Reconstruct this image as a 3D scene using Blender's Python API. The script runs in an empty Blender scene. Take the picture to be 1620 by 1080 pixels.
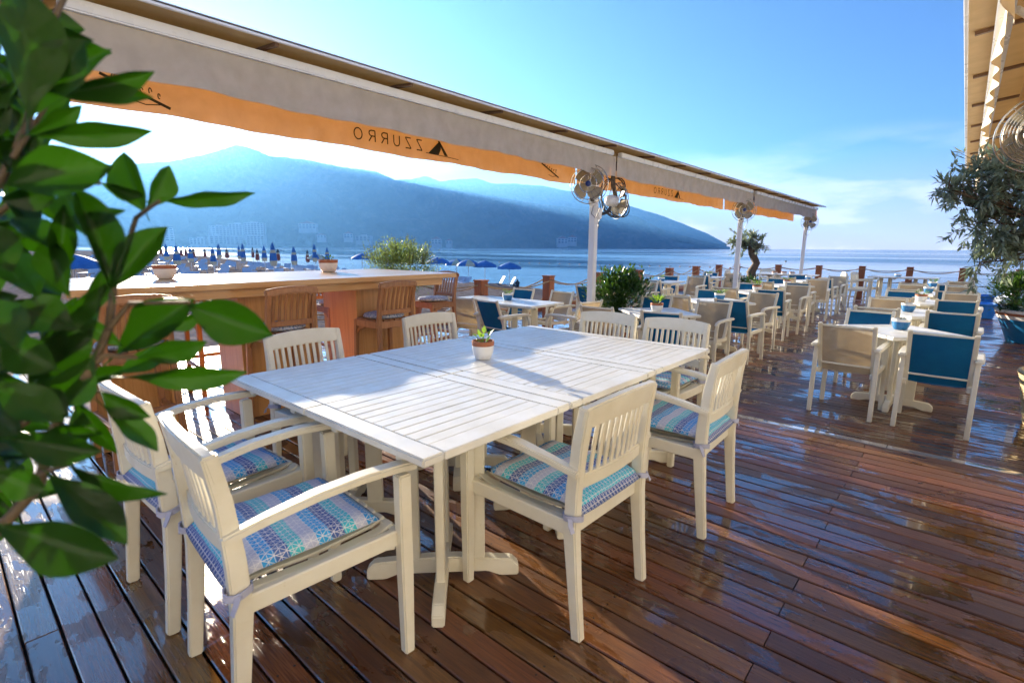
import bpy, bmesh, math, random
from mathutils import Vector, Matrix
R = math.radians
random.seed(7)
SC = bpy.context.scene
COL = SC.collection

# ------------------------------------------------------------------ camera
FPX, CAMZ = 808.0, 1.36                     # focal length in photo pixels, eye height
TH = math.atan((540 - 391.5) / FPX)         # pitch down
ROLL = math.atan(0.0052)
AZ = R(41.121)                              # world Y lies this far to the right of the lens axis
_c, _s = math.cos(AZ), math.sin(AZ)
def to_world(v): return Vector((v[0]*_c - v[1]*_s, v[0]*_s + v[1]*_c, v[2]))
def ray(px, py):
    x, y = (px-810)/FPX, (py-540)/FPX
    x, y = x*math.cos(ROLL)+y*math.sin(ROLL), -x*math.sin(ROLL)+y*math.cos(ROLL)
    return to_world((x, math.cos(TH)-y*math.sin(TH), -(math.sin(TH)+y*math.cos(TH))))
CAMP = Vector((0, 0, CAMZ))
def at_depth(px, py, d): return CAMP + ray(px, py)*d
def at_z(px, py, z):
    r = ray(px, py); return CAMP + r*((z-CAMZ)/r.z)
def at_y(px, py, y):
    r = ray(px, py); return CAMP + r*(y/r.y)
rt = to_world((1, 0, 0)); fh = to_world((0, 1, 0)); zz = Vector((0, 0, 1))
fw = fh*math.cos(TH) - zz*math.sin(TH); dn = -zz*math.cos(TH) - fh*math.sin(TH)
r2 = rt*math.cos(ROLL) - dn*math.sin(ROLL); d2 = rt*math.sin(ROLL) + dn*math.cos(ROLL)
cam = bpy.data.cameras.new('camera'); camo = bpy.data.objects.new('camera', cam); COL.objects.link(camo)
camo.matrix_world = Matrix(((r2.x, -d2.x, -fw.x, 0), (r2.y, -d2.y, -fw.y, 0), (r2.z, -d2.z, -fw.z, CAMZ), (0, 0, 0, 1)))
cam.sensor_width = 36; cam.lens = FPX/1620*36; cam.clip_start = 0.05; cam.clip_end = 40000
cam.dof.use_dof = True; cam.dof.focus_distance = 4.2; cam.dof.aperture_fstop = 4.0
SC.camera = camo

# ------------------------------------------------------------------ sky and sun
SUN_AZ, SUN_EL = R(-74.7), R(10.0)          # from +Y clockwise; above the horizon
SUND = Vector((math.sin(SUN_AZ)*math.cos(SUN_EL), math.cos(SUN_AZ)*math.cos(SUN_EL), math.sin(SUN_EL)))
W = bpy.data.worlds.new('World'); SC.world = W; W.use_nodes = True
wn, wl = W.node_tree.nodes, W.node_tree.links
wn.clear()
def N(nt, t, **kw):
    n = nt.nodes.new(t)
    for k, v in kw.items(): setattr(n, k, v)
    return n
wt = W.node_tree
sky = N(wt, 'ShaderNodeTexSky'); sky.sky_type = 'NISHITA'; sky.sun_disc = False
sky.sun_elevation = SUN_EL; sky.sun_rotation = SUN_AZ; sky.air_density = 1.0; sky.dust_density = .45; sky.ozone_density = 3.0; sky.altitude = 0
geo = N(wt, 'ShaderNodeTexCoord')
sep = N(wt, 'ShaderNodeSeparateXYZ'); wl.new(geo.outputs['Generated'], sep.inputs[0])
# soft cloud bank low over the sea, all round the horizon, thinning upward
mp = N(wt, 'ShaderNodeMapping'); mp.inputs['Scale'].default_value = (2.3, 2.3, 9.0); wl.new(geo.outputs['Generated'], mp.inputs[0])
nz = N(wt, 'ShaderNodeTexNoise'); nz.inputs['Scale'].default_value = 1.7; nz.inputs['Detail'].default_value = 9; nz.inputs['Roughness'].default_value = .55; wl.new(mp.outputs[0], nz.inputs['Vector'])
cr = N(wt, 'ShaderNodeValToRGB'); cr.color_ramp.elements[0].position = .45; cr.color_ramp.elements[1].position = .60; wl.new(nz.outputs[0], cr.inputs[0])
er = N(wt, 'ShaderNodeValToRGB'); er.color_ramp.elements[0].position = .0; er.color_ramp.elements[0].color = (.85,)*3+(1,); er.color_ramp.elements[1].position = .19; er.color_ramp.elements[1].color = (0, 0, 0, 1)
e2 = er.color_ramp.elements.new(.11); e2.color = (.6, .6, .6, 1)
wl.new(sep.outputs['Z'], er.inputs[0])
m0 = N(wt, 'ShaderNodeMath', operation='MULTIPLY'); wl.new(cr.outputs[0], m0.inputs[0]); wl.new(er.outputs[0], m0.inputs[1])
eh = N(wt, 'ShaderNodeValToRGB'); eh.color_ramp.elements[0].color = (.62,)*3+(1,); eh.color_ramp.elements[1].position = .16; eh.color_ramp.elements[1].color = (0, 0, 0, 1); wl.new(sep.outputs['Z'], eh.inputs[0])
mu = N(wt, 'ShaderNodeMath', operation='MAXIMUM'); wl.new(m0.outputs[0], mu.inputs[0]); wl.new(eh.outputs[0], mu.inputs[1])
hs = N(wt, 'ShaderNodeMix', data_type='RGBA', blend_type='MULTIPLY'); hs.inputs['Factor'].default_value = 1; hs.inputs['B'].default_value = (.45, .54, .82, 1); wl.new(sky.outputs[0], hs.inputs['A'])
mx = N(wt, 'ShaderNodeMix', data_type='RGBA'); wl.new(mu.outputs[0], mx.inputs['Factor']); wl.new(hs.outputs['Result'], mx.inputs['A'])
mx.inputs['B'].default_value = (6.2, 5.7, 6.3, 1)
bg = N(wt, 'ShaderNodeBackground'); bg.inputs['Strength'].default_value = 0.05
wo = N(wt, 'ShaderNodeOutputWorld'); wl.new(mx.outputs['Result'], bg.inputs[0]); wl.new(bg.outputs[0], wo.inputs[0])
sl = bpy.data.lights.new('sun', 'SUN'); sl.energy = 5.0; sl.angle = R(.53); sl.color = (1, .86, .66)
so = bpy.data.objects.new('sun', sl); COL.objects.link(so); so.rotation_euler = (-SUND).to_track_quat('-Z', 'Y').to_euler(); so.location = (-20, 6, 12)
SC.view_settings.view_transform = 'Standard'; SC.view_settings.look = 'None'; SC.view_settings.exposure = 2.5; SC.view_settings.gamma = 1; SC.view_settings.use_curve_mapping = False
SC.cycles.use_denoising = True; SC.cycles.adaptive_threshold = .015; SC.cycles.max_bounces = 8; SC.cycles.volume_bounces = 1; SC.cycles.transparent_max_bounces = 8
SC.cycles.sample_clamp_indirect = 6.0; SC.cycles.caustics_reflective = False; SC.cycles.caustics_refractive = False

# ------------------------------------------------------------------ materials
MATS = {}
def new_mat(name):
    m = bpy.data.materials.new(name); m.use_nodes = True; MATS[name] = m
    nt = m.node_tree; b = nt.nodes['Principled BSDF']
    return m, nt, b
def ramp(nt, pts, src, interp='LINEAR'):
    n = N(nt, 'ShaderNodeValToRGB'); el = n.color_ramp.elements; n.color_ramp.interpolation = interp
    while len(el) > 1: el.remove(el[-1])
    for i, (p, c) in enumerate(pts):
        e = el[0] if i == 0 else el.new(p)
        e.position = p; e.color = tuple(c)+((1,) if len(c) == 3 else ())
    nt.links.new(src, n.inputs[0]); return n.outputs[0]
def noise(nt, vec, scale, detail=4, rough=.5, dist=0):
    n = N(nt, 'ShaderNodeTexNoise'); n.inputs['Scale'].default_value = scale; n.inputs['Detail'].default_value = detail
    n.inputs['Roughness'].default_value = rough; n.inputs['Distortion'].default_value = dist
    if vec is not None: nt.links.new(vec, n.inputs['Vector'])
    return n.outputs[0]
def mapping(nt, vec, scale=(1, 1, 1), rot=(0, 0, 0), loc=(0, 0, 0)):
    n = N(nt, 'ShaderNodeMapping'); n.inputs['Scale'].default_value = scale; n.inputs['Rotation'].default_value = rot; n.inputs['Location'].default_value = loc
    nt.links.new(vec, n.inputs[0]); return n.outputs[0]
def math_n(nt, op, a, b=None, c=None):
    n = N(nt, 'ShaderNodeMath', operation=op)
    for i, v in enumerate((a, b, c)):
        if v is None: continue
        if isinstance(v, (int, float)): n.inputs[i].default_value = v
        else: nt.links.new(v, n.inputs[i])
    return n.outputs[0]
def mix(nt, f, a, b, blend='MIX'):
    n = N(nt, 'ShaderNodeMix', data_type='RGBA', blend_type=blend)
    for k, v in (('Factor', f), ('A', a), ('B', b)):
        if isinstance(v, (int, float)): n.inputs[k].default_value = v
        elif isinstance(v, tuple): n.inputs[k].default_value = v+((1,) if len(v) == 3 else ())
        else: nt.links.new(v, n.inputs[k])
    return n.outputs['Result']
def bump(nt, b, h, strength=.2, dist=.01):
    n = N(nt, 'ShaderNodeBump'); n.inputs['Strength'].default_value = strength; n.inputs['Distance'].default_value = dist
    nt.links.new(h, n.inputs['Height']); nt.links.new(n.outputs[0], b.inputs['Normal']); return n
def pos_of(nt): return N(nt, 'ShaderNodeNewGeometry').outputs['Position']
def obj_of(nt): return N(nt, 'ShaderNodeTexCoord').outputs['Object']
def rnd_of(nt):
    a = N(nt, 'ShaderNodeObjectInfo').outputs['Random']; b = N(nt, 'ShaderNodeNewGeometry').outputs['Random Per Island']
    return math_n(nt, 'FRACT', math_n(nt, 'ADD', a, b))
def paint(name, c1, c2, rough=.45, scale=6, bs=.08, spec=.5, grain=None, wear=0):
    m, nt, b = new_mat(name); v = pos_of(nt)
    f = noise(nt, v, scale, 5, .6)
    col = ramp(nt, [(.3, c1), (.7, c2)], f)
    if wear:
        sc_ = ramp(nt, [(.66, (1,)*3), (.74, (.72, .66, .55))], noise(nt, mapping(nt, obj_of(nt), (9, 9, 3)), 6, 6, .7))
        gr_ = ramp(nt, [(.30, (.86, .82, .74)), (.55, (1,)*3)], noise(nt, v, 2.3, 6, .65))
        col = mix(nt, wear, col, mix(nt, 1.0, sc_, gr_, 'MULTIPLY'), 'MULTIPLY')
    nt.links.new(col, b.inputs['Base Color'])
    nt.links.new(ramp(nt, [(.3, (rough*.75,)*3), (.75, (min(1, rough*1.3),)*3)], noise(nt, v, scale*2.3, 4)), b.inputs['Roughness'])
    h = noise(nt, mapping(nt, obj_of(nt), grain) if grain else v, 60 if not grain else 14, 4)
    bump(nt, b, h, bs, .004); b.inputs['Specular IOR Level'].default_value = spec
    return m
def wood(name, cols, along='X', rough=.4, gs=1.0, bs=.15, coat=0.0, vary=.25, space='obj'):
    m, nt, b = new_mat(name); v = obj_of(nt) if space == 'obj' else pos_of(nt)
    sc = {'X': (.7, 14, 14), 'Y': (14, .7, 14), 'Z': (14, 14, .7)}[along]
    r = rnd_of(nt)
    cmb = N(nt, 'ShaderNodeCombineXYZ'); nt.links.new(math_n(nt, 'MULTIPLY', r, 37.0), cmb.inputs[0]); nt.links.new(math_n(nt, 'MULTIPLY', r, 19.0), cmb.inputs[1])
    add = N(nt, 'ShaderNodeVectorMath', operation='ADD'); nt.links.new(v, add.inputs[0]); nt.links.new(cmb.outputs[0], add.inputs[1])
    g = noise(nt, mapping(nt, add.outputs[0], tuple(s*gs for s in sc)), 3.0, 7, .6, .6)
    col = ramp(nt, [(.25, cols[0]), (.5, cols[1]), (.78, cols[2])], g)
    hsv = N(nt, 'ShaderNodeHueSaturation'); nt.links.new(col, hsv.inputs['Color'])
    nt.links.new(math_n(nt, 'ADD', math_n(nt, 'MULTIPLY', r, vary*2), 1-vary), hsv.inputs['Value'])
    nt.links.new(hsv.outputs[0], b.inputs['Base Color']); b.inputs['Roughness'].default_value = rough
    b.inputs['Coat Weight'].default_value = coat; b.inputs['Coat Roughness'].default_value = .12
    bump(nt, b, g, bs, .004)
    return m
# white lacquer of the dining furniture
paint('cream_paint', (.76, .72, .59), (.83, .79, .67), .42, 5, .16, grain=(1, 1, 6), wear=.8)
paint('table_white', (.70, .69, .64), (.80, .79, .75), .38, 7, .16, grain=(8, .6, 8), wear=.7)
paint('pole_white', (.72, .73, .74), (.80, .80, .80), .35, 3, .03)
paint('alu_white', (.66, .70, .78), (.74, .77, .83), .3, 3, .03)
paint('plastic_white', (.74, .75, .76), (.82, .82, .82), .3, 9, .03)
paint('dark_metal', (.02, .02, .022), (.05, .05, .05), .4, 9, .05)
paint('tan_metal', (.36, .29, .17), (.44, .36, .22), .35, 9, .05)
paint('chrome', (.55, .53, .48), (.65, .62, .55), .22, 9, .03); MATS['chrome'].node_tree.nodes['Principled BSDF'].inputs['Metallic'].default_value = .9
paint('badge_blue', (.01, .03, .16), (.02, .05, .22), .3, 9, .02)
paint('soil', (.03, .02, .012), (.08, .05, .03), .9, 60, .8)
paint('pot_white', (.74, .73, .70), (.82, .81, .79), .35, 8, .05)
paint('pot_blue', (.02, .15, .36), (.035, .21, .44), .28, 6, .05)
paint('terracotta', (.30, .10, .045), (.40, .15, .07), .7, 16, .2)
paint('big_pot_blue', (.012, .15, .38), (.02, .22, .50), .32, 3, .05)
paint('bark', (.05, .032, .02), (.16, .11, .07), .9, 40, 1.0, grain=(5, 5, 1.2))
paint('green_stem', (.07, .05, .03), (.13, .09, .05), .7, 30, .3)
paint('navy_plastic', (.008, .02, .07), (.015, .04, .12), .5, 9, .05)
paint('bed_white', (.62, .63, .66), (.74, .75, .77), .5, 9, .05)
paint('bright_blue', (.015, .16, .6), (.02, .24, .72), .4, 5, .05)
paint('concrete', (.42, .40, .38), (.55, .53, .50), .8, .05, .1)
paint('window_dark', (.05, .07, .09), (.09, .11, .13), .2, .2, .02)
paint('roof_tile', (.28, .10, .05), (.36, .15, .08), .8, .3, .1)
paint('boat_white', (.68, .7, .72), (.78, .79, .8), .35, .5, .02)
paint('umbrella_blue', (.03, .17, .48), (.05, .24, .58), .75, 12, .2)
paint('umbrella_cream', (.70, .62, .38), (.80, .72, .48), .75, 12, .2)
paint('umbrella_red', (.30, .05, .035), (.42, .08, .05), .75, 12, .2)
paint('umbrella_dark', (.03, .03, .05), (.06, .06, .08), .75, 12, .2)
paint('rope_fibre', (.26, .17, .09), (.42, .30, .17), .85, 40, 1.0)
paint('basket_fibre', (.36, .27, .14), (.50, .39, .22), .85, 30, .8)
paint('facade', (.66, .62, .54), (.74, .70, .62), .8, 1.5, .1)
paint('skin', (.40, .22, .15), (.46, .27, .19), .55, 9, .05)
paint('tyre_black', (.02, .02, .022), (.04, .04, .045), .7, 9, .2)
wood('bar_wood', [(.50, .25, .085), (.62, .33, .12), (.72, .41, .17)], 'Y', .3, .8, .1, .35, .12)
wood('bar_wood_up', [(.48, .22, .065), (.60, .29, .09), (.68, .36, .13)], 'Z', .35, .8, .1, .2, .15)
wood('stool_wood', [(.28, .11, .04), (.38, .16, .06), (.48, .22, .085)], 'Z', .45, 1.0, .2, .1, .2)
wood('post_wood', [(.22, .065, .022), (.31, .095, .03), (.40, .13, .045)], 'Z', .5, .8, .25, .0, .15)
wood('beam_wood', [(.10, .05, .025), (.15, .08, .04), (.20, .11, .06)], 'Y', .5, .8, .2, .0, .1)
def fabric(name, c, trans, tcol, rough=.85, thread=260, hole=0.0):
    m, nt, b = new_mat(name); v = obj_of(nt)
    f = noise(nt, v, 9, 4); col = ramp(nt, [(.3, tuple(x*.88 for x in c)), (.7, tuple(min(1, x*1.1) for x in c))], f)
    nt.links.new(col, b.inputs['Base Color']); b.inputs['Roughness'].default_value = rough; b.inputs['Specular IOR Level'].default_value = .15
    h = noise(nt, v, thread, 2); bp = bump(nt, b, h, .3, .002)
    out = nt.nodes['Material Output']; sh = b.outputs[0]
    if trans > 0:
        t = N(nt, 'ShaderNodeBsdfTranslucent'); t.inputs[0].default_value = tcol+(1,)
        ms = N(nt, 'ShaderNodeMixShader'); ms.inputs[0].default_value = trans
        nt.links.new(sh, ms.inputs[1]); nt.links.new(t.outputs[0], ms.inputs[2]); sh = ms.outputs[0]
    if hole > 0:
        t = N(nt, 'ShaderNodeBsdfTransparent'); ms = N(nt, 'ShaderNodeMixShader'); ms.inputs[0].default_value = hole
        nt.links.new(sh, ms.inputs[1]); nt.links.new(t.outputs[0], ms.inputs[2]); sh = ms.outputs[0]
    nt.links.new(sh, out.inputs[0]); return m
fabric('sling_blue', (.008, .135, .30), .12, (.01, .22, .45), .7, 300, .06)
fabric('sling_beige', (.52, .43, .31), .22, (.6, .46, .26), .75, 300, .30)
fabric('valance', (.58, .57, .52), .36, (.76, .44, .04), .9, 200)
fabric('valance_cream', (.76, .68, .52), .2, (.9, .7, .4), .9, 200)
fabric('awning_cloth', (.55, .45, .30), .35, (.8, .55, .22), .9, 200)
fabric('tie_cloth', (.50, .52, .68), .1, (.5, .5, .7))
fabric('towel_green', (.12, .45, .08), 0, (0, 0, 0))
fabric('print_ink', (.05, .045, .03), 0, (0, 0, 0))
fabric('shirt_dark', (.05, .05, .07), 0, (0, 0, 0))
def leafmat(name, c1, c2, tc, trans=.4, rough=.35, space='isl'):
    m, nt, b = new_mat(name); r = rnd_of(nt)
    f = math_n(nt, 'ADD', math_n(nt, 'MULTIPLY', r, .7), math_n(nt, 'MULTIPLY', noise(nt, pos_of(nt), 7, 3), .3))
    col = ramp(nt, [(.15, c1), (.8, c2)], f); nt.links.new(col, b.inputs['Base Color']); b.inputs['Roughness'].default_value = rough
    t = N(nt, 'ShaderNodeBsdfTranslucent'); tcn = ramp(nt, [(.1, tuple(x*.7 for x in tc)), (.9, tc)], r); nt.links.new(tcn, t.inputs[0])
    ms = N(nt, 'ShaderNodeMixShader'); ms.inputs[0].default_value = trans
    nt.links.new(b.outputs[0], ms.inputs[1]); nt.links.new(t.outputs[0], ms.inputs[2]); nt.links.new(ms.outputs[0], nt.nodes['Material Output'].inputs[0])
    return m
leafmat('leaf_big', (.008, .034, .006), (.022, .075, .009), (.22, .46, .004), .36, .30)
leafmat('leaf_dark', (.012, .04, .012), (.035, .085, .02), (.10, .22, .02), .25, .3)
leafmat('leaf_bush', (.06, .11, .04), (.17, .23, .09), (.34, .45, .10), .4, .35)
leafmat('leaf_olive', (.13, .19, .15), (.34, .40, .33), (.36, .46, .26), .36, .42)
leafmat('leaf_bright', (.06, .16, .02), (.14, .26, .04), (.3, .5, .05), .4, .4)
def vein_leaf():
    m = MATS['leaf_big']; nt = m.node_tree; b = nt.nodes['Principled BSDF']; v = obj_of(nt)
    b.inputs['Specular IOR Level'].default_value = .28
    sx = N(nt, 'ShaderNodeSeparateXYZ'); nt.links.new(v, sx.inputs[0])
    ax = math_n(nt, 'ABSOLUTE', sx.outputs[1])
    w = math_n(nt, 'SINE', math_n(nt, 'MULTIPLY', math_n(nt, 'SUBTRACT', sx.outputs[0], math_n(nt, 'MULTIPLY', ax, .7)), 52.0))
    mid = math_n(nt, 'MULTIPLY', math_n(nt, 'LESS_THAN', ax, .012), -1.5)
    bump(nt, b, math_n(nt, 'ADD', w, mid), .05, .01)
vein_leaf()
def cushion_mat():
    m, nt, b = new_mat('cushion_print'); v = obj_of(nt)
    s = N(nt, 'ShaderNodeSeparateXYZ'); nt.links.new(v, s.inputs[0]); x, y = s.outputs[0], s.outputs[1]
    st = math_n(nt, 'FRACT', math_n(nt, 'ADD', math_n(nt, 'MULTIPLY', y, 3.1), 7.0))
    cols = [(0, (.02, .38, .80)), (.13, (.06, .10, .36)), (.26, (.03, .52, .64)), (.38, (.52, .53, .70)), (.5, (.03, .33, .80)), (.62, (.07, .13, .42)), (.74, (.07, .56, .64)), (.87, (.50, .52, .70))]
    c = ramp(nt, cols, st, 'CONSTANT'); c = mix(nt, .15, c, ramp(nt, [(.3, (.02, .1, .3)), (.7, (.3, .5, .6))], noise(nt, v, 22, 2)))
    K = 56.0; line = None
    for (a, bb, w) in ((0, K*1.0, .46), (K*.866, K*.5, .455), (K*.866, -K*.5, .455), (K*.9, 0, .465)):
        d = math_n(nt, 'ADD', math_n(nt, 'MULTIPLY', x, a), math_n(nt, 'MULTIPLY', y, bb))
        f = math_n(nt, 'GREATER_THAN', math_n(nt, 'ABSOLUTE', math_n(nt, 'SUBTRACT', math_n(nt, 'FRACT', math_n(nt, 'ADD', d, 50.0)), .5)), w-.004)
        line = f if line is None else math_n(nt, 'MAXIMUM', line, f)
    c = mix(nt, line, c, (.66, .67, .75)); nt.links.new(c, b.inputs['Base Color']); b.inputs['Roughness'].default_value = .85; b.inputs['Specular IOR Level'].default_value = .2
    bump(nt, b, noise(nt, v, 25, 4), .35, .01)
cushion_mat()
def stool_cushion_mat():
    m, nt, b = new_mat('stool_cushion'); v = obj_of(nt)
    vo = N(nt, 'ShaderNodeTexVoronoi'); vo.inputs['Scale'].default_value = 60; nt.links.new(v, vo.inputs[0])
    c = ramp(nt, [(.2, (.10, .17, .33)), (.45, (.42, .46, .55)), (.7, (.60, .60, .60))], vo.outputs[0])
    nt.links.new(c, b.inputs['Base Color']); b.inputs['Roughness'].default_value = .9; bump(nt, b, noise(nt, v, 40, 3), .3, .006)
stool_cushion_mat()
def deck_mat():
    m, nt, b = new_mat('wet_deck'); v = pos_of(nt); r = rnd_of(nt)
    cmb = N(nt, 'ShaderNodeCombineXYZ'); nt.links.new(math_n(nt, 'MULTIPLY', r, 41.0), cmb.inputs[0]); nt.links.new(math_n(nt, 'MULTIPLY', r, 3.0), cmb.inputs[2])
    add = N(nt, 'ShaderNodeVectorMath', operation='ADD'); nt.links.new(v, add.inputs[0]); nt.links.new(cmb.outputs[0], add.inputs[1]); w = add.outputs[0]
    g = noise(nt, mapping(nt, w, (1.1, 26, 4)), 2.6, 9, .66, 1.2)
    fine = noise(nt, mapping(nt, w, (5, 170, 4)), 2.0, 5, .65)
    crack = ramp(nt, [(.62, (0,)*3), (.72, (1,)*3)], noise(nt, mapping(nt, w, (2.2, 210, 4)), 1.6, 3, .6))
    knots = N(nt, 'ShaderNodeTexVoronoi'); knots.inputs['Scale'].default_value = 1.0; nt.links.new(mapping(nt, w, (1.6, 5.5, 1)), knots.inputs[0])
    kn = ramp(nt, [(.02, (.22,)*3), (.12, (1,)*3)], knots.outputs['Distance'])
    col = ramp(nt, [(.25, (.026, .010, .005)), (.44, (.095, .035, .011)), (.58, (.18, .070, .020)), (.78, (.30, .135, .045))], mix(nt, .42, g, fine))
    col = mix(nt, .85, col, kn, 'MULTIPLY'); col = mix(nt, math_n(nt, 'MULTIPLY', crack, .7), col, (.02, .009, .005))
    hsv = N(nt, 'ShaderNodeHueSaturation'); nt.links.new(col, hsv.inputs['Color']); nt.links.new(math_n(nt, 'ADD', math_n(nt, 'MULTIPLY', r, .95), .58), hsv.inputs['Value'])
    nt.links.new(math_n(nt, 'ADD', math_n(nt, 'MULTIPLY', math_n(nt, 'FRACT', math_n(nt, 'MULTIPLY', r, 7.3)), .028), .487), hsv.inputs['Hue'])
    # two nail heads per board over each joist
    s3 = N(nt, 'ShaderNodeSeparateXYZ'); nt.links.new(v, s3.inputs[0])
    fx = math_n(nt, 'MULTIPLY', math_n(nt, 'SUBTRACT', math_n(nt, 'FRACT', math_n(nt, 'DIVIDE', math_n(nt, 'ADD', s3.outputs[0], 30.33), .62)), .5), .62)
    fy = math_n(nt, 'SUBTRACT', math_n(nt, 'ABSOLUTE', math_n(nt, 'MULTIPLY', math_n(nt, 'SUBTRACT', math_n(nt, 'FRACT', math_n(nt, 'DIVIDE', math_n(nt, 'ADD', s3.outputs[1], 9.843), .1)), .5), .1)), .028)
    nd = math_n(nt, 'SQRT', math_n(nt, 'ADD', math_n(nt, 'MULTIPLY', fx, fx), math_n(nt, 'MULTIPLY', fy, fy)))
    nail = math_n(nt, 'LESS_THAN', nd, .0042)
    # water: damp zones, then standing films with sharp edges, then drops at their margins
    wz = noise(nt, mapping(nt, v, (.8, 1.2, 1)), 1.15, 4, .55, .4)
    pd = math_n(nt, 'ADD', math_n(nt, 'MULTIPLY', noise(nt, mapping(nt, v, (1.3, 2.6, 1)), 1.9, 6, .6, .7), .75), math_n(nt, 'MULTIPLY', noise(nt, mapping(nt, w, (1, 9, 1)), 3.0, 4), .25))
    damp = ramp(nt, [(.40, (0,)*3), (.58, (1,)*3)], wz)
    film = ramp(nt, [(.515, (0,)*3), (.535, (1,)*3)], math_n(nt, 'ADD', pd, math_n(nt, 'MULTIPLY', math_n(nt, 'SUBTRACT', wz, .5), .35)))
    rim = ramp(nt, [(.45, (0,)*3), (.50, (1,)*3), (.53, (1,)*3), (.56, (0,)*3)], math_n(nt, 'ADD', pd, math_n(nt, 'MULTIPLY', math_n(nt, 'SUBTRACT', wz, .5), .35)))
    dry = mix(nt, .10, hsv.outputs[0], (.22, .14, .09))
    base = mix(nt, damp, dry, hsv.outputs[0]); base = mix(nt, math_n(nt, 'MULTIPLY', film, .35), base, mix(nt, 1.0, base, (.62, .55, .5), 'MULTIPLY'))
    base = mix(nt, nail, base, (.02, .018, .018)); nt.links.new(base, b.inputs['Base Color'])
    rg = ramp(nt, [(0, (.46,)*3), (1, (.24,)*3)], damp); nt.links.new(mix(nt, film, rg, (.07, .07, .07)), b.inputs['Roughness'])
    b.inputs['Specular IOR Level'].default_value = .7; b.inputs['Coat Roughness'].default_value = .03; nt.links.new(math_n(nt, 'MULTIPLY', film, .9), b.inputs['Coat Weight'])
    drops = N(nt, 'ShaderNodeTexVoronoi'); drops.inputs['Scale'].default_value = 46; nt.links.new(mapping(nt, v, (1, 1.15, 1)), drops.inputs[0])
    dm = math_n(nt, 'MULTIPLY', ramp(nt, [(.12, (1,)*3), (.34, (0,)*3)], drops.outputs['Distance']), math_n(nt, 'MAXIMUM', rim, math_n(nt, 'MULTIPLY', damp, .25)))
    wood_h = math_n(nt, 'ADD', math_n(nt, 'MULTIPLY', fine, .55), math_n(nt, 'SUBTRACT', math_n(nt, 'MULTIPLY', g, .6), math_n(nt, 'MULTIPLY', crack, .5)))
    h = math_n(nt, 'ADD', math_n(nt, 'MULTIPLY', wood_h, math_n(nt, 'SUBTRACT', 1.0, math_n(nt, 'MULTIPLY', film, .7))), math_n(nt, 'MULTIPLY', dm, .8))
    h = math_n(nt, 'ADD', h, math_n(nt, 'MULTIPLY', film, .5))
    bump(nt, b, h, .32, .004)
deck_mat()
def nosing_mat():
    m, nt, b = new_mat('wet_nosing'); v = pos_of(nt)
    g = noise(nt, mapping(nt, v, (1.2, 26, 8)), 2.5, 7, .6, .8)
    col = ramp(nt, [(.3, (.10, .07, .06)), (.5, (.32, .29, .28)), (.68, (.68, .68, .70))], g); nt.links.new(col, b.inputs['Base Color'])  # whitish streaks in the base colour stand in for reflected sky
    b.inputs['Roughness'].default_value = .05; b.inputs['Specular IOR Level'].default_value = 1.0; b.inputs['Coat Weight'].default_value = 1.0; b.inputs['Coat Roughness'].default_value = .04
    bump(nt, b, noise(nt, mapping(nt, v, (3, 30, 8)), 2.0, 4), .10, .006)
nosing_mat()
def beach_mat():
    m, nt, b = new_mat('pebble_beach'); v = pos_of(nt)
    vo = N(nt, 'ShaderNodeTexVoronoi'); vo.inputs['Scale'].default_value = 7; nt.links.new(v, vo.inputs[0])
    s = N(nt, 'ShaderNodeSeparateColor'); nt.links.new(vo.outputs['Color'], s.inputs[0])
    c1 = ramp(nt, [(0, (.11, .095, .09)), (.5, (.21, .175, .155)), (1, (.33, .28, .25))], s.outputs[0])
    c = mix(nt, .5, c1, ramp(nt, [(.3, (.14, .12, .11)), (.7, (.28, .23, .20))], noise(nt, v, .35, 6)))
    nt.links.new(c, b.inputs['Base Color']); df = N(nt, 'ShaderNodeBsdfDiffuse'); nt.links.new(c, df.inputs['Color']); nt.links.new(df.outputs[0], nt.nodes['Material Output'].inputs[0])
    bp = N(nt, 'ShaderNodeBump'); bp.inputs['Strength'].default_value = .5; bp.inputs['Distance'].default_value = .05; nt.links.new(vo.outputs['Distance'], bp.inputs['Height']); nt.links.new(bp.outputs[0], df.inputs['Normal'])
beach_mat()
def sea_mat():
    m, nt, b = new_mat('sea_water'); v = pos_of(nt)
    b.inputs['IOR'].default_value = 1.33; b.inputs['Specular IOR Level'].default_value = .5
    streak = noise(nt, mapping(nt, v, (.004, .012, 1), (0, 0, .5)), 1.0, 6, .6, .5)
    nt.links.new(ramp(nt, [(.35, (.006, .055, .12)), (.65, (.02, .11, .19))], streak), b.inputs['Base Color'])
    nt.links.new(ramp(nt, [(.40, (.05,)*3), (.60, (.24,)*3)], streak), b.inputs['Roughness'])
    h = math_n(nt, 'ADD', math_n(nt, 'MULTIPLY', noise(nt, mapping(nt, v, (.8, .35, 1), (0, 0, .6)), .55, 5, .55), 1.0), math_n(nt, 'MULTIPLY', noise(nt, mapping(nt, v, (1, .4, 1), (0, 0, .9)), 2.6, 4), .25))
    h = math_n(nt, 'ADD', h, math_n(nt, 'MULTIPLY', noise(nt, v, .06, 3), 3.0))
    bump(nt, b, h, .22, .35)
sea_mat()
def hill_mat():
    m, nt, b = new_mat('hill_scrub'); v = pos_of(nt)
    f = math_n(nt, 'ADD', math_n(nt, 'MULTIPLY', noise(nt, v, .004, 8, .6), .6), math_n(nt, 'MULTIPLY', noise(nt, v, .03, 6, .65), .4))
    nt.links.new(ramp(nt, [(.36, (.012, .022, .012)), (.50, (.045, .058, .03)), (.60, (.12, .115, .08)), (.70, (.30, .27, .22))], f), b.inputs['Base Color'])
    b.inputs['Roughness'].default_value = 1; b.inputs['Specular IOR Level'].default_value = .05
    bump(nt, b, noise(nt, v, .02, 8, .7), 1.0, 25)
hill_mat()

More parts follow.
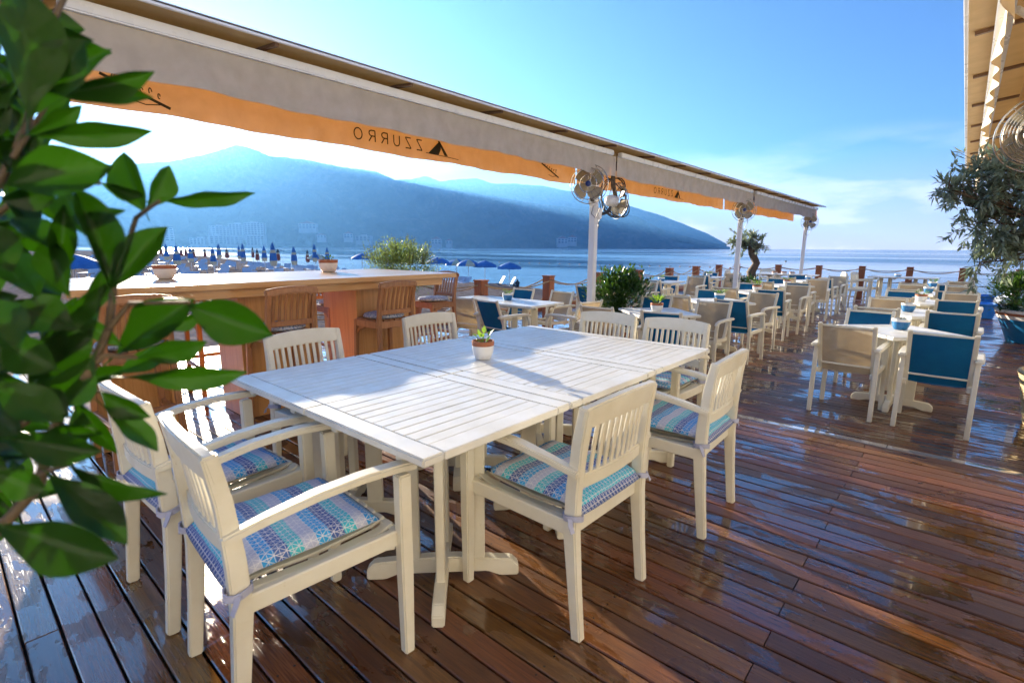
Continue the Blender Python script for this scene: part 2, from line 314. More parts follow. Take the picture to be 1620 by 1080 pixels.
# ------------------------------------------------------------------ mesh helpers
def frame(d, up=(0, 0, 1)):
    d = Vector(d).normalized(); up = Vector(up)
    x = d.cross(up)
    if x.length < 1e-4: x = d.cross(Vector((1, 0, 0)))
    x.normalize(); return d, x, x.cross(d).normalized()
class MB:
    def __init__(s): s.v = []; s.f = []
    def add(s, vs, fs):
        o = len(s.v); s.v += [tuple(p) for p in vs]; s.f += [tuple(i+o for i in f) for f in fs]; return s
    def box(s, c, size, rot=None):
        hx, hy, hz = (k/2 for k in size); c = Vector(c); M = rot or Matrix.Identity(3)
        vs = [c+M@Vector((x*hx, y*hy, z*hz)) for z in (-1, 1) for y in (-1, 1) for x in (-1, 1)]
        return s.add(vs, [(0, 2, 3, 1), (4, 5, 7, 6), (0, 1, 5, 4), (2, 6, 7, 3), (0, 4, 6, 2), (1, 3, 7, 5)])
    def b2(s, x0, x1, y0, y1, z0, z1): return s.box(((x0+x1)/2, (y0+y1)/2, (z0+z1)/2), (x1-x0, y1-y0, z1-z0))
    def bar(s, p0, p1, w, h, up=(0, 0, 1)):
        p0, p1 = Vector(p0), Vector(p1); d, x, u = frame(p1-p0, up)
        M = Matrix((x, d, u)).transposed(); return s.box((p0+p1)/2, (w, (p1-p0).length, h), M)
    def sweep(s, pts, w, h, up=(0, 0, 1)):            # rectangular section along a polyline
        pts = [Vector(p) for p in pts]; n = len(pts); vs = []; fs = []
        for i, p in enumerate(pts):
            d, x, u = frame(pts[min(i+1, n-1)]-pts[max(i-1, 0)], up)
            ww = w[i] if isinstance(w, (list, tuple)) else w; hh = h[i] if isinstance(h, (list, tuple)) else h
            vs += [p-x*ww/2-u*hh/2, p+x*ww/2-u*hh/2, p+x*ww/2+u*hh/2, p-x*ww/2+u*hh/2]
        for i in range(n-1):
            a, b = 4*i, 4*i+4
            for k in range(4): fs.append((a+k, a+(k+1) % 4, b+(k+1) % 4, b+k))
        fs += [(3, 2, 1, 0), (4*n-4, 4*n-3, 4*n-2, 4*n-1)]
        return s.add(vs, fs)
    def tube(s, pts, r, n=8, cap=True):
        pts = [Vector(p) for p in pts]; m = len(pts); vs = []; fs = []; px = None
        for i, p in enumerate(pts):
            d = (pts[min(i+1, m-1)]-pts[max(i-1, 0)])
            d = d.normalized() if d.length > 1e-9 else Vector((0, 0, 1))
            if px is None: _, x, u = frame(d)
            else:
                x = (px-d*px.dot(d)); x = x.normalized() if x.length > 1e-6 else frame(d)[1]; u = x.cross(d).normalized()
            px = x; rr = r[i] if isinstance(r, (list, tuple)) else r
            vs += [p+(x*math.cos(2*math.pi*k/n)+u*math.sin(2*math.pi*k/n))*rr for k in range(n)]
        for i in range(m-1):
            for k in range(n): fs.append((i*n+k, i*n+(k+1) % n, (i+1)*n+(k+1) % n, (i+1)*n+k))
        if cap: fs += [tuple(range(n))[::-1], tuple(range((m-1)*n, m*n))]
        return s.add(vs, fs)
    def ring(s, c, r, t, axis=(0, 0, 1), n=28, m=5):
        c = Vector(c); d, x, u = frame(axis, (0, 1, .3)); vs = []; fs = []
        for i in range(n):
            a = 2*math.pi*i/n; rd = x*math.cos(a)+u*math.sin(a)
            for k in range(m):
                b = 2*math.pi*k/m; vs.append(c+rd*(r+t*math.cos(b))+d*t*math.sin(b))
        for i in range(n):
            for k in range(m): fs.append((i*m+k, i*m+(k+1) % m, ((i+1) % n)*m+(k+1) % m, ((i+1) % n)*m+k))
        return s.add(vs, fs)
    def lathe(s, prof, n=20, c=(0, 0, 0), axis=(0, 0, 1), close=False):
        c = Vector(c); d, x, u = frame(axis, (0, 1, .3)); vs = []; fs = []; m = len(prof)
        for (r, z) in prof:
            for k in range(n):
                a = 2*math.pi*k/n; vs.append(c+(x*math.cos(a)+u*math.sin(a))*r+d*z)
        for i in range(m-1+(1 if close else 0)):
            j = (i+1) % m
            for k in range(n): fs.append((i*n+k, i*n+(k+1) % n, j*n+(k+1) % n, j*n+k))
        if not close: fs += [tuple(range(n))[::-1], tuple(range((m-1)*n, m*n))]
        return s.add(vs, fs)
    def prism(s, poly, h0, h1, fn):                  # poly of 2-D points, fn(a, b, h) -> 3-D
        n = len(poly); vs = [fn(a, b, h0) for a, b in poly]+[fn(a, b, h1) for a, b in poly]
        fs = [tuple(range(n))[::-1], tuple(range(n, 2*n))]+[(i, (i+1) % n, n+(i+1) % n, n+i) for i in range(n)]
        return s.add(vs, fs)
    def sheet(s, grid, th=0.0):                      # grid[i][j] points; optional thickness along the normal
        a, b = len(grid), len(grid[0]); top = [Vector(p) for row in grid for p in row]
        q = [(i*b+j, i*b+j+1, (i+1)*b+j+1, (i+1)*b+j) for i in range(a-1) for j in range(b-1)]
        if not th: return s.add(top, q)
        nr = [Vector((0, 0, 0)) for _ in top]
        for f in q:
            nn = (top[f[1]]-top[f[0]]).cross(top[f[3]]-top[f[0]])
            for i in f: nr[i] += nn
        bot = [p-n.normalized()*th if n.length > 0 else p for p, n in zip(top, nr)]
        k = a*b; fs = q+[tuple(i+k for i in f[::-1]) for f in q]
        edge = [i for i in range(b)]+[i*b+b-1 for i in range(1, a)]+[(a-1)*b+j for j in range(b-2, -1, -1)]+[i*b for i in range(a-2, 0, -1)]
        for i in range(len(edge)):
            e0, e1 = edge[i], edge[(i+1) % len(edge)]; fs.append((e1, e0, e0+k, e1+k))
        return s.add(top+bot, fs)
    def mesh(s, name, mat, bevel=0, smooth=35, fix=True):
        me = bpy.data.meshes.new(name); me.from_pydata(s.v, [], s.f)
        if bevel or fix:
            bm = bmesh.new(); bm.from_mesh(me)
            if fix: bmesh.ops.recalc_face_normals(bm, faces=bm.faces[:])
            if bevel: bmesh.ops.bevel(bm, geom=bm.edges[:], offset=bevel, segments=2 if bevel > .004 else 1, affect='EDGES', clamp_overlap=True)
            bm.to_mesh(me); bm.free()
        if mat: me.materials.append(MATS[mat])
        if smooth:
            me.polygons.foreach_set('use_smooth', [True]*len(me.polygons)); me.set_sharp_from_angle(angle=R(smooth))
        me.update(); return me
    def obj(s, name, mat, parent=None, bevel=0, smooth=35, fix=True, loc=None):
        return put(name, s.mesh(name, mat, bevel, smooth, fix), parent, loc)
def put(name, me, parent=None, loc=None):
    o = bpy.data.objects.new(name, me); COL.objects.link(o)
    if parent is not None: o.parent = parent
    if loc is not None: o.location = loc
    return o
def tag(o, label=None, cat=None, group=None, kind=None):
    for k, v in (('label', label), ('category', cat), ('group', group), ('kind', kind)):
        if v: o[k] = v
    return o
def thing(name, label, cat, loc=(0, 0, 0), rz=0, group=None):
    o = bpy.data.objects.new(name, None); COL.objects.link(o); o.location = loc; o.rotation_euler = (0, 0, rz); o.empty_display_size = .1
    return tag(o, label, cat, group)
def clone(o, loc, rz, label, group=None, scale=None):
    kids = {}
    def rec(src, par):
        c = src.copy(); COL.objects.link(c); c.parent = par
        for k in KIDS(src): rec(k, c)
        return c
    c = rec(o, None); c.location = loc; c.rotation_euler = (0, 0, rz); c['label'] = label
    if group: c['group'] = group
    if scale: c.scale = (scale,)*3 if isinstance(scale, (int, float)) else scale
    return c
def KIDS(o): return [k for k in bpy.data.objects if k.parent is o] if o.name not in KCACHE else KCACHE[o.name]
KCACHE = {}
def freeze(o):                                       # remember a prototype's children before it is copied
    def rec(x):
        KCACHE[x.name] = [k for k in bpy.data.objects if k.parent is x]
        for k in KCACHE[x.name]: rec(k)
    rec(o); return o
def rv(a, b): return random.uniform(a, b)

# ------------------------------------------------------------------ setting
LOW = -.14                                           # the outer deck lies one step lower
YS = 4.37                                            # edge of the step
def plank_mesh(name, L, w=.0922, t=.028):
    c = .004; y = w/2; x = L/2
    prof = [(-y, -t), (y, -t), (y, -c), (y-c, 0), (-y+c, 0), (-y, -c)]
    m = MB(); n = len(prof)
    m.add([(-x, a, b) for a, b in prof]+[(x, a, b) for a, b in prof], [tuple(range(n))[::-1], tuple(range(n, 2*n))]+[(i, (i+1) % n, n+(i+1) % n, n+i) for i in range(n)])
    return m.mesh(name, 'wet_deck', 0, 0)
deck = MB().b2(-7.6, 3.2, -1.2, YS-.03, -.11, -.05).obj('deck', 'soil'); tag(deck, kind='structure')  # dark sheet under the planks, added to paint the shade in their gaps
low = MB().b2(-7.6, 3.2, YS-.02, 19.75, LOW-.11, LOW-.05).obj('lower_deck', 'soil'); tag(low, kind='structure')  # dark sheet again, standing in for shade between the lower planks
pm1 = plank_mesh('plank', 1.0)
far = MB()
def row(y, z, parent, k, join):
    cuts = [-7.55]
    js = ([-4.36, -.36] if k % 2 == 0 else [-6.1, -2.3, 1.7])
    if z < -.05: js = [j+(.9 if k % 2 else -.35) for j in js]
    cuts += [j+(rv(-.01, .01)) for j in js if -7 < j < 3]+[3.1]
    for a, b in zip(cuts, cuts[1:]):
        L = b-a-.004; tz = z+rv(-.0012, .0012)
        if join:
            far.b2(a, a+L, y-.0461, y+.0461, tz-.028, tz)
        else:
            o = put('plank', pm1, parent, ((a+b)/2, y, tz)); o.scale.x = L; o.rotation_euler = (rv(-.004, .004), 0, rv(-.0006, .0006))
k = 0; y = YS-.163
while y > -.75: row(y, 0, deck, k, False); y -= .1; k += 1
# nosing board at the step, streaming wet, bright sky reflection painted into its pale colour
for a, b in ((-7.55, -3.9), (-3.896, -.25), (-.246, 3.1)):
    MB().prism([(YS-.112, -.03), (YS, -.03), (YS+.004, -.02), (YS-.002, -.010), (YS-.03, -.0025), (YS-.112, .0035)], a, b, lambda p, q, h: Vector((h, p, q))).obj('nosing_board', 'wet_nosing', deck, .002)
MB().b2(-7.55, 3.1, YS-.028, YS-.006, -.2, -.0302).obj('step_riser', 'wet_deck', deck)
k = 0; y = YS+.052
while y < 19.6:
    row(y, LOW, low, k, y > 9.3); y += .1; k += 1
tag(far.obj('far_planks', 'wet_deck', low, 0, 0), kind='stuff')
MB().b2(-7.6, 3.2, 19.76, 19.80, LOW-.4, LOW+.004).obj('fascia_board', 'post_wood', low)
MB().b2(-7.66, -7.61, -1.2, 19.75, -.45, -.002).obj('fascia_board', 'post_wood', low)

# sea, beach, hills
m = MB(); n = 96; rr = [0, 60, 300, 1200, 3500, 6200]
vs = [(0, 0, -2.5)]+[(math.cos(2*math.pi*i/n)*r, math.sin(2*math.pi*i/n)*r, -2.5) for r in rr[1:] for i in range(n)]
fs = [(0, 1+i, 1+(i+1) % n) for i in range(n)]+[(1+k*n+i, 1+(k+1)*n+i, 1+(k+1)*n+(i+1) % n, 1+k*n+(i+1) % n) for k in range(len(rr)-2) for i in range(n)]
sea = m.add(vs, fs).obj('sea', 'sea_water', None, 0, 0); tag(sea, kind='structure')
SHORE = [(-60, 400.5), (100, 401), (200, 403), (300, 408), (420, 419), (520, 431), (620, 438), (700, 443), (780, 450), (840, 456), (900, 464), (950, 474), (1000, 487), (1060, 505)]
def shore_xy(t):
    i = min(int(t), len(SHORE)-2); f = t-i
    a, b = SHORE[i], SHORE[i+1]; p = at_z(a[0]+(b[0]-a[0])*f, a[1]+(b[1]-a[1])*f, -2.5); return p
pts = [shore_xy(t*.25) for t in range((len(SHORE)-1)*4+1)]
pts = [Vector((-420, 10, -2.5))]+pts+[Vector((-9.5, 22, -2.5)), Vector((-7, 12, -2.5)), Vector((-2, 4, -2.5)), Vector((6, -4, -2.5))]
grid = []
for p in pts:
    rowp = []; q0 = Vector((-4.0, -30.0, 0)); L = (Vector((p.x, p.y, 0))-q0).length
    for s in (1.0+6/L, 1.0, max(.02, 1-5/L), max(.02, 1-14/L), max(.02, 1-26/L), .5 if L > 60 else max(.015, 1-36/L), .25 if L > 60 else .012, .01):
        q = q0.lerp(Vector((p.x, p.y, 0)), s); d = L*(1-s)
        z = -2.5+(-.35 if d < 0 else min(1.75, .05+d*.085))+(rv(-.05, .05) if d > 2 else 0); rowp.append((q.x, q.y, z))
    grid.append(rowp)
beach = MB().sheet(grid).obj('beach', 'pebble_beach', None, 0, 60, False); tag(beach, kind='structure')
def beach_z(x, y):
    best = 1e9
    for i in range(len(pts)-1):
        a, b = pts[i], pts[i+1]; ab = Vector((b.x-a.x, b.y-a.y)); ap = Vector((x-a.x, y-a.y))
        t = max(0, min(1, ap.dot(ab)/max(1e-6, ab.length_squared))); best = min(best, (ap-ab*t).length)
    return -2.5+min(1.75, .05+best*.085)
from mathutils import noise as MN
def hills(name, ridge, dcrest, dbase, seed, rows=44, step=5, amp=.15):
    xs = []; x = ridge[0][0]
    while x <= ridge[-1][0]: xs.append(x); x += step
    g = []
    for x in xs:
        for (a, ya), (b, yb) in zip(ridge, ridge[1:]):
            if a <= x <= b: yy = ya+(yb-ya)*(x-a)/(b-a); break
        r = ray(x, yy); hz = Vector((r.x, r.y, 0)); tn = r.z/hz.length; hz.normalize()
        f = (x-ridge[0][0])/(ridge[-1][0]-ridge[0][0]); dc = dcrest(f); db = dbase(f); H = max(4, CAMZ+tn*dc)+3
        H += MN.noise((x*.05, seed, 0))*H*.012+MN.noise((x*.17, seed, 3))*H*.008
        col = []
        for j in range(rows+7):
            if j <= rows:
                t = j/rows; d = db+(dc-db)*t
                z = H*(t**.92)*(1-.12*math.sin(t*math.pi))
                nn = MN.fractal(Vector((x*.011, t*2.3, seed)), 1.0, 2.0, 6)
                z += nn*H*amp*math.sin(math.pi*min(1, t))**.7
                z = min(z, (tn*d+CAMZ)*1.0 if t > .6 else z) if t < 1 else H
                d += MN.noise((x*.013, t*1.7, seed+9))*.04*dc*math.sin(math.pi*t)
            else:
                u = (j-rows)/6; d = dc+u*450; z = H*(1-u*.75)
            if j == 0: z = -6
            col.append((hz.x*d, hz.y*d, z-2.5))
        g.append(col)
    o = MB().sheet(g).obj(name, 'hill_scrub', None, 0, 60, True); tag(o, kind='structure'); return o
RA = [(-900, 330), (-500, 300), (-250, 285), (0, 268), (150, 262), (270, 256), (330, 243), (373, 230), (393, 233), (427, 247), (480, 252), (540, 264), (597, 272), (623, 284), (680, 296), (760, 308), (850, 322), (930, 332), (1007, 342), (1040, 360), (1080, 373), (1120, 383), (1156, 391)]
hills('coastal_mountain', RA, lambda f: 4600-900*f, lambda f: 2900+600*f, 3.1)
RB = [(520, 300), (560, 292), (623, 285), (650, 284), (673, 279), (697, 287), (727, 284), (753, 282), (780, 291), (817, 291), (860, 294), (950, 312), (1050, 342), (1120, 370), (1150, 386)]
hills('distant_mountain', RB, lambda f: 5650, lambda f: 4800, 8.4, 20)

# the restaurant itself stands to the right of the deck and behind the camera, facing the morning sun
rb = thing('restaurant_building', 'cream plastered restaurant front facing the deck, beyond the right edge', 'building', (3.3, 4, 0))
MB().b2(0, .3, -12, 10, -.6, 3.6).obj('front_wall', 'facade', rb)
MB().b2(-6.2, -.001, -12, -11.7, -.6, 3.6).obj('side_wall', 'facade', rb)
MB().b2(-.35, .6, -12.2, 10.2, 3.601, 3.78).obj('cornice', 'facade', rb, .02)
for k in range(5):
    y = -9.5+k*4.2
    f = MB().b2(-.04, -.002, y-.75, y+.75, .75 if k != 2 else .02, 2.25).obj('window' if k != 2 else 'door', 'window_dark', rb)
    for s in (-.78, .78): MB().b2(-.07, -.003, y+s-.05, y+s+.05, .7 if k != 2 else .02, 2.3).obj('frame_post', 'pole_white', f)
    MB().b2(-.072, -.003, y-.84, y+.84, 2.301, 2.38).obj('frame_head', 'pole_white', f)

# ------------------------------------------------------------------ dining furniture
def make_table(name, label):
    t = thing(name, label, 'table'); wx, wy, z = .724, .760, .74; fr = .085
    for s in (-1, 1):
        MB().b2(-wx/2, wx/2, s*(wy/2)-(fr if s > 0 else 0), s*(wy/2)+(fr if s < 0 else 0), z-.03, z).obj('frame_board', 'table_white', t, .006)
        MB().b2(s*(wx/2)-(fr if s > 0 else 0), s*(wx/2)+(fr if s < 0 else 0), -wy/2+fr+.0015, wy/2-fr-.0015, z-.03, z-.0003).obj('frame_board', 'table_white', t, .003)
    n = 9; x0 = -wx/2+fr; w = (wx-2*fr)/n
    sm = MB().b2(-w/2+.0022, w/2-.0022, -wy/2+fr+.002, wy/2-fr-.002, -.024, 0).mesh('slat', 'table_white', .002)
    for i in range(n): put('slat', sm, t, (x0+w*(i+.5), 0, z-.0012+rv(-.0006, .0006)))
    for s in (-1, 1): MB().b2(s*.2-.02, s*.2+.02, -wy/2+.03, wy/2-.03, z-.062, z-.0305).obj('bearer', 'cream_paint', t, .003)
    q = math.sqrt(.5)
    for d in ((q, q, 0), (q, -q, 0)):
        d = Vector(d); sd = Vector((-d.y, d.x, 0)); L = .315
        low_ = 0.0 if d.y > 0 else 0.0
        poly = [(-L, 0), (-L+.075, 0), (-L+.13, .022), (L-.13, .022), (L-.075, 0), (L, 0), (L, .045), (L-.03, .075), (.06, .092), (-.06, .092), (-L+.03, .075), (-L, .045)]
        th = .024 if d.y > 0 else .0235
        MB().prism(poly, -th, th, lambda a, b, h: d*a+sd*h+Vector((0, 0, b+(.0 if d.y > 0 else .0005)))).obj('foot', 'cream_paint', t, .005)
    for d in ((q, q, 0), (q, -q, 0)):
        d = Vector(d); sd = Vector((-d.y, d.x, 0))
        for s in (-1, 1):
            MB().box(d*(s*.135)+Vector((0, 0, .39))+sd*.0, (.078, .034, .632), Matrix((d, sd, Vector((0, 0, 1)))).transposed()).obj('leg', 'cream_paint', t, .004)
    return freeze(t)
def make_slat_chair(name, label):
    c = thing(name, label, 'chair'); M = 'cream_paint'
    def post(s): return [(s*.2275, -.265, 0), (s*.228, -.245, .2), (s*.229, -.228, .40), (s*.228, -.232, .55), (s*.226, -.246, .72), (s*.224, -.268, .852)]
    for s in (-1, 1):
        MB().sweep(post(s), [.034, .036, .04, .038, .034, .032], [.040, .044, .052, .050, .044, .040], (0, 1, 0)).obj('rear_leg', M, c, .005)
        MB().sweep([(s*.265, .258, 0), (s*.265, .258, .3), (s*.265, .258, .648)], [.036, .042, .044], [.036, .044, .044], (0, 1, 0)).obj('front_leg', M, c, .005)
        arm = [(s*.243, -.262, .622), (s*.252, -.15, .648), (s*.262, -.02, .671), (s*.266, .12, .680), (s*.266, .24, .676), (s*.266, .305, .668)]
        MB().sweep(arm, [.034, .042, .05, .052, .054, .05], .026).obj('arm', M, c, .006)
        MB().bar((s*.232, -.215, .415), (s*.245, .245, .425), .026, .055).obj('side_rail', M, c, .004)
        # small corner brace under the arm
        MB().bar((s*.225, .2, .405), (s*.245, .235, .405), .02, .04).obj('brace', M, c, .003)
    def rail(z0, z1, y, crown, yb=.018, n=9):
        vs = []; fs = []
        for i in range(n):
            u = -1+2*i/(n-1); x = u*.208; yy = y-yb*(1-u*u); cz = crown*(1-u*u)
            vs += [(x, yy-.014, z0+cz*.3), (x, yy+.014, z0+cz*.3), (x, yy+.014, z1+cz), (x, yy-.014, z1+cz)]
        for i in range(n-1):
            for k in range(4): fs.append((4*i+k, 4*i+(k+1) % 4, 4*i+4+(k+1) % 4, 4*i+4+k))
        fs += [(3, 2, 1, 0), (4*n-4, 4*n-3, 4*n-2, 4*n-1)]
        return MB().add(vs, fs)
    # the top rail runs over the posts, crowned
    vs = []; fs = []; n = 11
    for i in range(n):
        u = -1+2*i/(n-1); x = u*.243; yy = -.262-.020*(1-u*u); cz = .018*(1-u*u)
        vs += [(x, yy-.006, .772+cz*.4), (x, yy+.024, .778+cz*.4), (x, yy+.010, .854+cz), (x, yy-.022, .850+cz)]
    for i in range(n-1):
        for k in range(4): fs.append((4*i+k, 4*i+(k+1) % 4, 4*i+4+(k+1) % 4, 4*i+4+k))
    fs += [(3, 2, 1, 0), (4*n-4, 4*n-3, 4*n-2, 4*n-1)]
    MB().add(vs, fs).obj('top_rail', M, c, .006)
    rail(.548, .60, -.226, 0).obj('lower_rail', M, c, .005)
    for i in range(10):
        u = -1+2*(i+.5)/10; x = u*.2; b = .018*(1-u*u)
        MB().sweep([(x, -.226-b, .59), (x, -.238-b, .69), (x, -.254-b, .785+.006*(1-u*u))], .019, .011, (0, 1, 0)).obj('back_slat', M, c, .003)
    MB().bar((-.245, .243, .422), (.245, .243, .422), .028, .06).obj('front_rail', M, c, .004)
    MB().bar((-.21, -.215, .408), (.21, -.215, .408), .026, .06).obj('rear_rail', M, c, .004)
    for i in range(8):
        x = -.2+.4*i/7; MB().sweep([(x, -.2, .438), (x, .0, .428), (x, .2, .44), (x, .25, .456)], .036, .012).obj('seat_slat', M, c, .003)
    return freeze(c)
def make_cushion(name, label):
    c = thing(name, label, 'cushion'); n = 17; grid_t = []; 
    def sup(u, v):     # rounded square, pillowed
        x = u*.214; y = v*.235-.025
        return x, y
    vs = []; fs = []; H = .030
    idx = {}
    for side in (1, -1):
        for i in range(n):
            for j in range(n):
                u = -1+2*i/(n-1); v = -1+2*j/(n-1)
                k = max(abs(u), abs(v)); puff = (1-k**6)**.5 if k < 1 else 0
                x, y = sup(u*(1-.02*abs(v)**4), v*(1-.02*abs(u)**4))
                wv = .0025*math.sin(9*u+2*v)+.002*math.sin(11*v)
                z = .456+H+side*(H*.95*puff if side > 0 else H*.6*puff)+(wv*puff if side > 0 else 0)
                if y < -.19: z -= (abs(y)-.19)*.35
                vs.append((x, y, z))
    def id_(s, i, j): return (0 if s > 0 else n*n)+i*n+j
    for i in range(n-1):
        for j in range(n-1):
            fs.append((id_(1, i, j), id_(1, i+1, j), id_(1, i+1, j+1), id_(1, i, j+1)))
            fs.append((id_(-1, i, j), id_(-1, i, j+1), id_(-1, i+1, j+1), id_(-1, i+1, j)))
    o = MB().add(vs, fs); me = o.mesh('pad', 'cushion_print', 0, 60, False)
    bm = bmesh.new(); bm.from_mesh(me); bmesh.ops.remove_doubles(bm, verts=bm.verts[:], dist=.0004); bmesh.ops.recalc_face_normals(bm, faces=bm.faces[:]); bm.to_mesh(me); bm.free()
    put('pad', me, c)
    for s in (-1, 1):
        pts_ = []
        for k in range(13):
            a = 2*math.pi*k/12; pts_.append((s*.229+math.cos(a)*.030, -.232+math.sin(a)*.036, .462+.004*math.sin(a*2)))
        MB().sweep(pts_, .004, .020).obj('tie_band', 'tie_cloth', c, 0)
        MB().sweep([(s*.258, -.24, .465), (s*.270, -.25, .450), (s*.272, -.262, .425)], .016, .003).obj('tie_end', 'tie_cloth', c, 0)
    return freeze(c)
def make_sling_chair(name, label, cloth):
    c = thing(name, label, 'chair'); M = 'cream_paint'
    for s in (-1, 1):
        MB().sweep([(s*.240, -.225, 0), (s*.238, -.215, .35), (s*.236, -.21, .625)], [.036]*3, [.03]*3, (0, 1, 0)).obj('rear_leg', M, c, .004)
        MB().sweep([(s*.245, .265, 0), (s*.240, .255, .3), (s*.238, .235, .56), (s*.238, .20, .635)], [.036]*4, [.034, .034, .034, .03], (0, 1, 0)).obj('front_leg', M, c, .005)
        MB().sweep([(s*.240, -.300, .640), (s*.242, -.2, .646), (s*.244, 0, .650), (s*.244, .16, .648), (s*.242, .23, .635), (s*.24, .262, .605)], [.052, .06, .056, .054, .05, .04], [.030, .034, .030, .028, .028, .026]).obj('arm', M, c, .009)
        MB().sweep([(s*.206, -.10, .36), (s*.206, -.165, .48), (s*.206, -.235, .66), (s*.206, -.305, .852)], [.034]*4, [.030]*4, (0, 1, 0)).obj('back_post', M, c, .006)
        MB().bar((s*.208, -.20, .395), (s*.226, .25, .42), .028, .045).obj('seat_rail', M, c, .004)
    MB().bar((-.19, -.19, .475), (.19, -.19, .475), .020, .016).obj('back_stretcher', M, c, .004)
    MB().bar((-.19, -.289, .828), (.19, -.289, .828), .022, .020).obj('back_top_bar', M, c, .005)
    MB().bar((-.215, .235, .405), (.215, .235, .405), .026, .05).obj('front_rail', M, c, .004)
    def sheet_pts(path, sag):
        return [[(x, y+(sag*(1-(x/.19)**2)), z+(-.012*(1-(x/.19)**2) if ax else 0)) for x in [-.19+.38*i/8 for i in range(9)]] for (y, z, ax) in path]
    bk = [(-.132, .405, 0), (-.165, .475, 0), (-.185, .53, 0), (-.215, .60, 0), (-.245, .68, 0), (-.272, .755, 0), (-.296, .82, 0)]
    MB().sheet(sheet_pts(bk, -.022), .004).obj('back_sling', cloth, c, 0, 60)
    st = [(-.13, .405, 1), (-.02, .405, 1), (.1, .418, 1), (.2, .432, 1), (.245, .430, 1)]
    MB().sheet(sheet_pts(st, 0), .004).obj('seat_sling', cloth, c, 0, 60)
    return freeze(c)
def make_stool(name, label):
    c = thing(name, label, 'bar stool'); M = 'stool_wood'
    for s in (-1, 1):
        MB().sweep([(s*.19, -.20, 0), (s*.178, -.175, .4), (s*.172, -.165, .72), (s*.17, -.18, .88), (s*.168, -.225, 1.05)], [.034]*5, [.04]*5, (0, 1, 0)).obj('rear_leg', M, c, .004)
        MB().sweep([(s*.20, .21, 0), (s*.185, .19, .4), (s*.178, .175, .715)], [.036]*3, [.036]*3, (0, 1, 0)).obj('front_leg', M, c, .004)
        MB().bar((s*.176, -.16, .69), (s*.18, .165, .69), .024, .06).obj('side_rail', M, c, .003)
        MB().bar((s*.184, -.175, .30), (s*.19, .19, .30), .022, .035).obj('side_stretcher', M, c, .003)
        MB().sweep([(s*.178, .168, .60), (s*.178, .12, .65), (s*.177, .05, .66)], .02, .03).obj('corner_brace', M, c, .003)
    MB().bar((-.18, .175, .69), (.18, .175, .69), .024, .06).obj('front_rail', M, c, .003)
    MB().bar((-.17, -.165, .69), (.17, -.165, .69), .024, .06).obj('rear_rail', M, c, .003)
    MB().bar((-.19, .2, .22), (.19, .2, .22), .03, .04).obj('footrest', M, c, .004)
    MB().bar((-.18, -.18, .34), (.18, -.18, .34), .022, .035).obj('rear_stretcher', M, c, .003)
    MB().sweep([(-.2, -.222, 1.03), (-.1, -.238, 1.045), (0, -.243, 1.05), (.1, -.238, 1.045), (.2, -.222, 1.03)], .034, .055).obj('top_rail', M, c, .012)
    MB().bar((-.165, -.175, .80), (.165, -.175, .80), .022, .04).obj('lower_rail', M, c, .003)
    for i in range(7):
        x = -.135+.27*i/6; MB().sweep([(x, -.176, .815), (x, -.198, .92), (x, -.233, 1.03)], .022, .010, (0, 1, 0)).obj('back_slat', M, c, .002)
    for i in range(6):
        x = -.145+.29*i/5; MB().bar((x, -.15, .724), (x, .19, .724), .045, .014).obj('seat_slat', M, c, .002)
    return freeze(c)
def make_stool_pad(label):
    t = thing('stool_cushion', label, 'cushion')
    prof = [(.02, .733), (.12, .734), (.165, .738), (.178, .752), (.165, .772), (.12, .782), (.02, .786)]
    m = MB().lathe(prof, 28)
    m.v = [(x*1.03, y*1.03+.01, z) for x, y, z in m.v]; m.obj('pad', 'stool_cushion', t, 0, 60); return freeze(t)

# big table: six square modules pushed together
TX = [-2.222, -1.494]; TY = [1.283, 2.048, 2.813]
side = {0: 'bar side', 1: 'aisle side'}; endn = ['nearest end', 'middle', 'far end']
tab0 = None
for i, y in enumerate(TY):
    for j, x in enumerate(TX):
        lab = 'white slatted square table, %s row of the long dining table, %s' % (endn[i], side[j])
        loc = (x+rv(-.001, .001), y+(rv(-.002, .002)), rv(0, .001))
        if tab0 is None: tab0 = make_table('square_table', lab); tab0.location = loc; tab0['group'] = 'modules of the long dining table'
        else: clone(tab0, loc, R(rv(-.12, .12)), lab, 'modules of the long dining table')
WC = [  # x, y, facing rotation, label of chair
    (-2.205, .675, R(2), 'white slatted armchair at the near end, closer to the bar, behind the leaves'),
    (-1.555, .685, R(-4), 'white slatted armchair in the left foreground at the near end of the dining table'),
    (-1.125, 1.583, R(90-1), 'white slatted armchair in front, on the aisle side nearest the camera'),
    (-1.055, 2.50, R(90+2), 'white slatted armchair on the aisle side, second from the near end'),
    (-2.66, 1.47, R(-90+4), 'white slatted armchair on the bar side with its back to the bar, nearer one'),
    (-2.73, 2.47, R(-90-2), 'white slatted armchair on the bar side, next to the standing stool, farther one'),
    (-2.035, 3.215, R(180+1), 'white slatted armchair at the far end of the dining table, left one'),
    (-1.50, 3.225, R(180-2), 'white slatted armchair at the far end of the dining table, right one')]
CUL = ['on the near-end chair closer to the bar', 'on the left foreground chair', 'on the front aisle-side chair, nearest the camera', 'on the second aisle-side chair', 'on the nearer bar-side chair', 'on the farther bar-side chair', 'on the far-end chair, left one', 'on the far-end chair, right one']
ch0 = cu0 = None
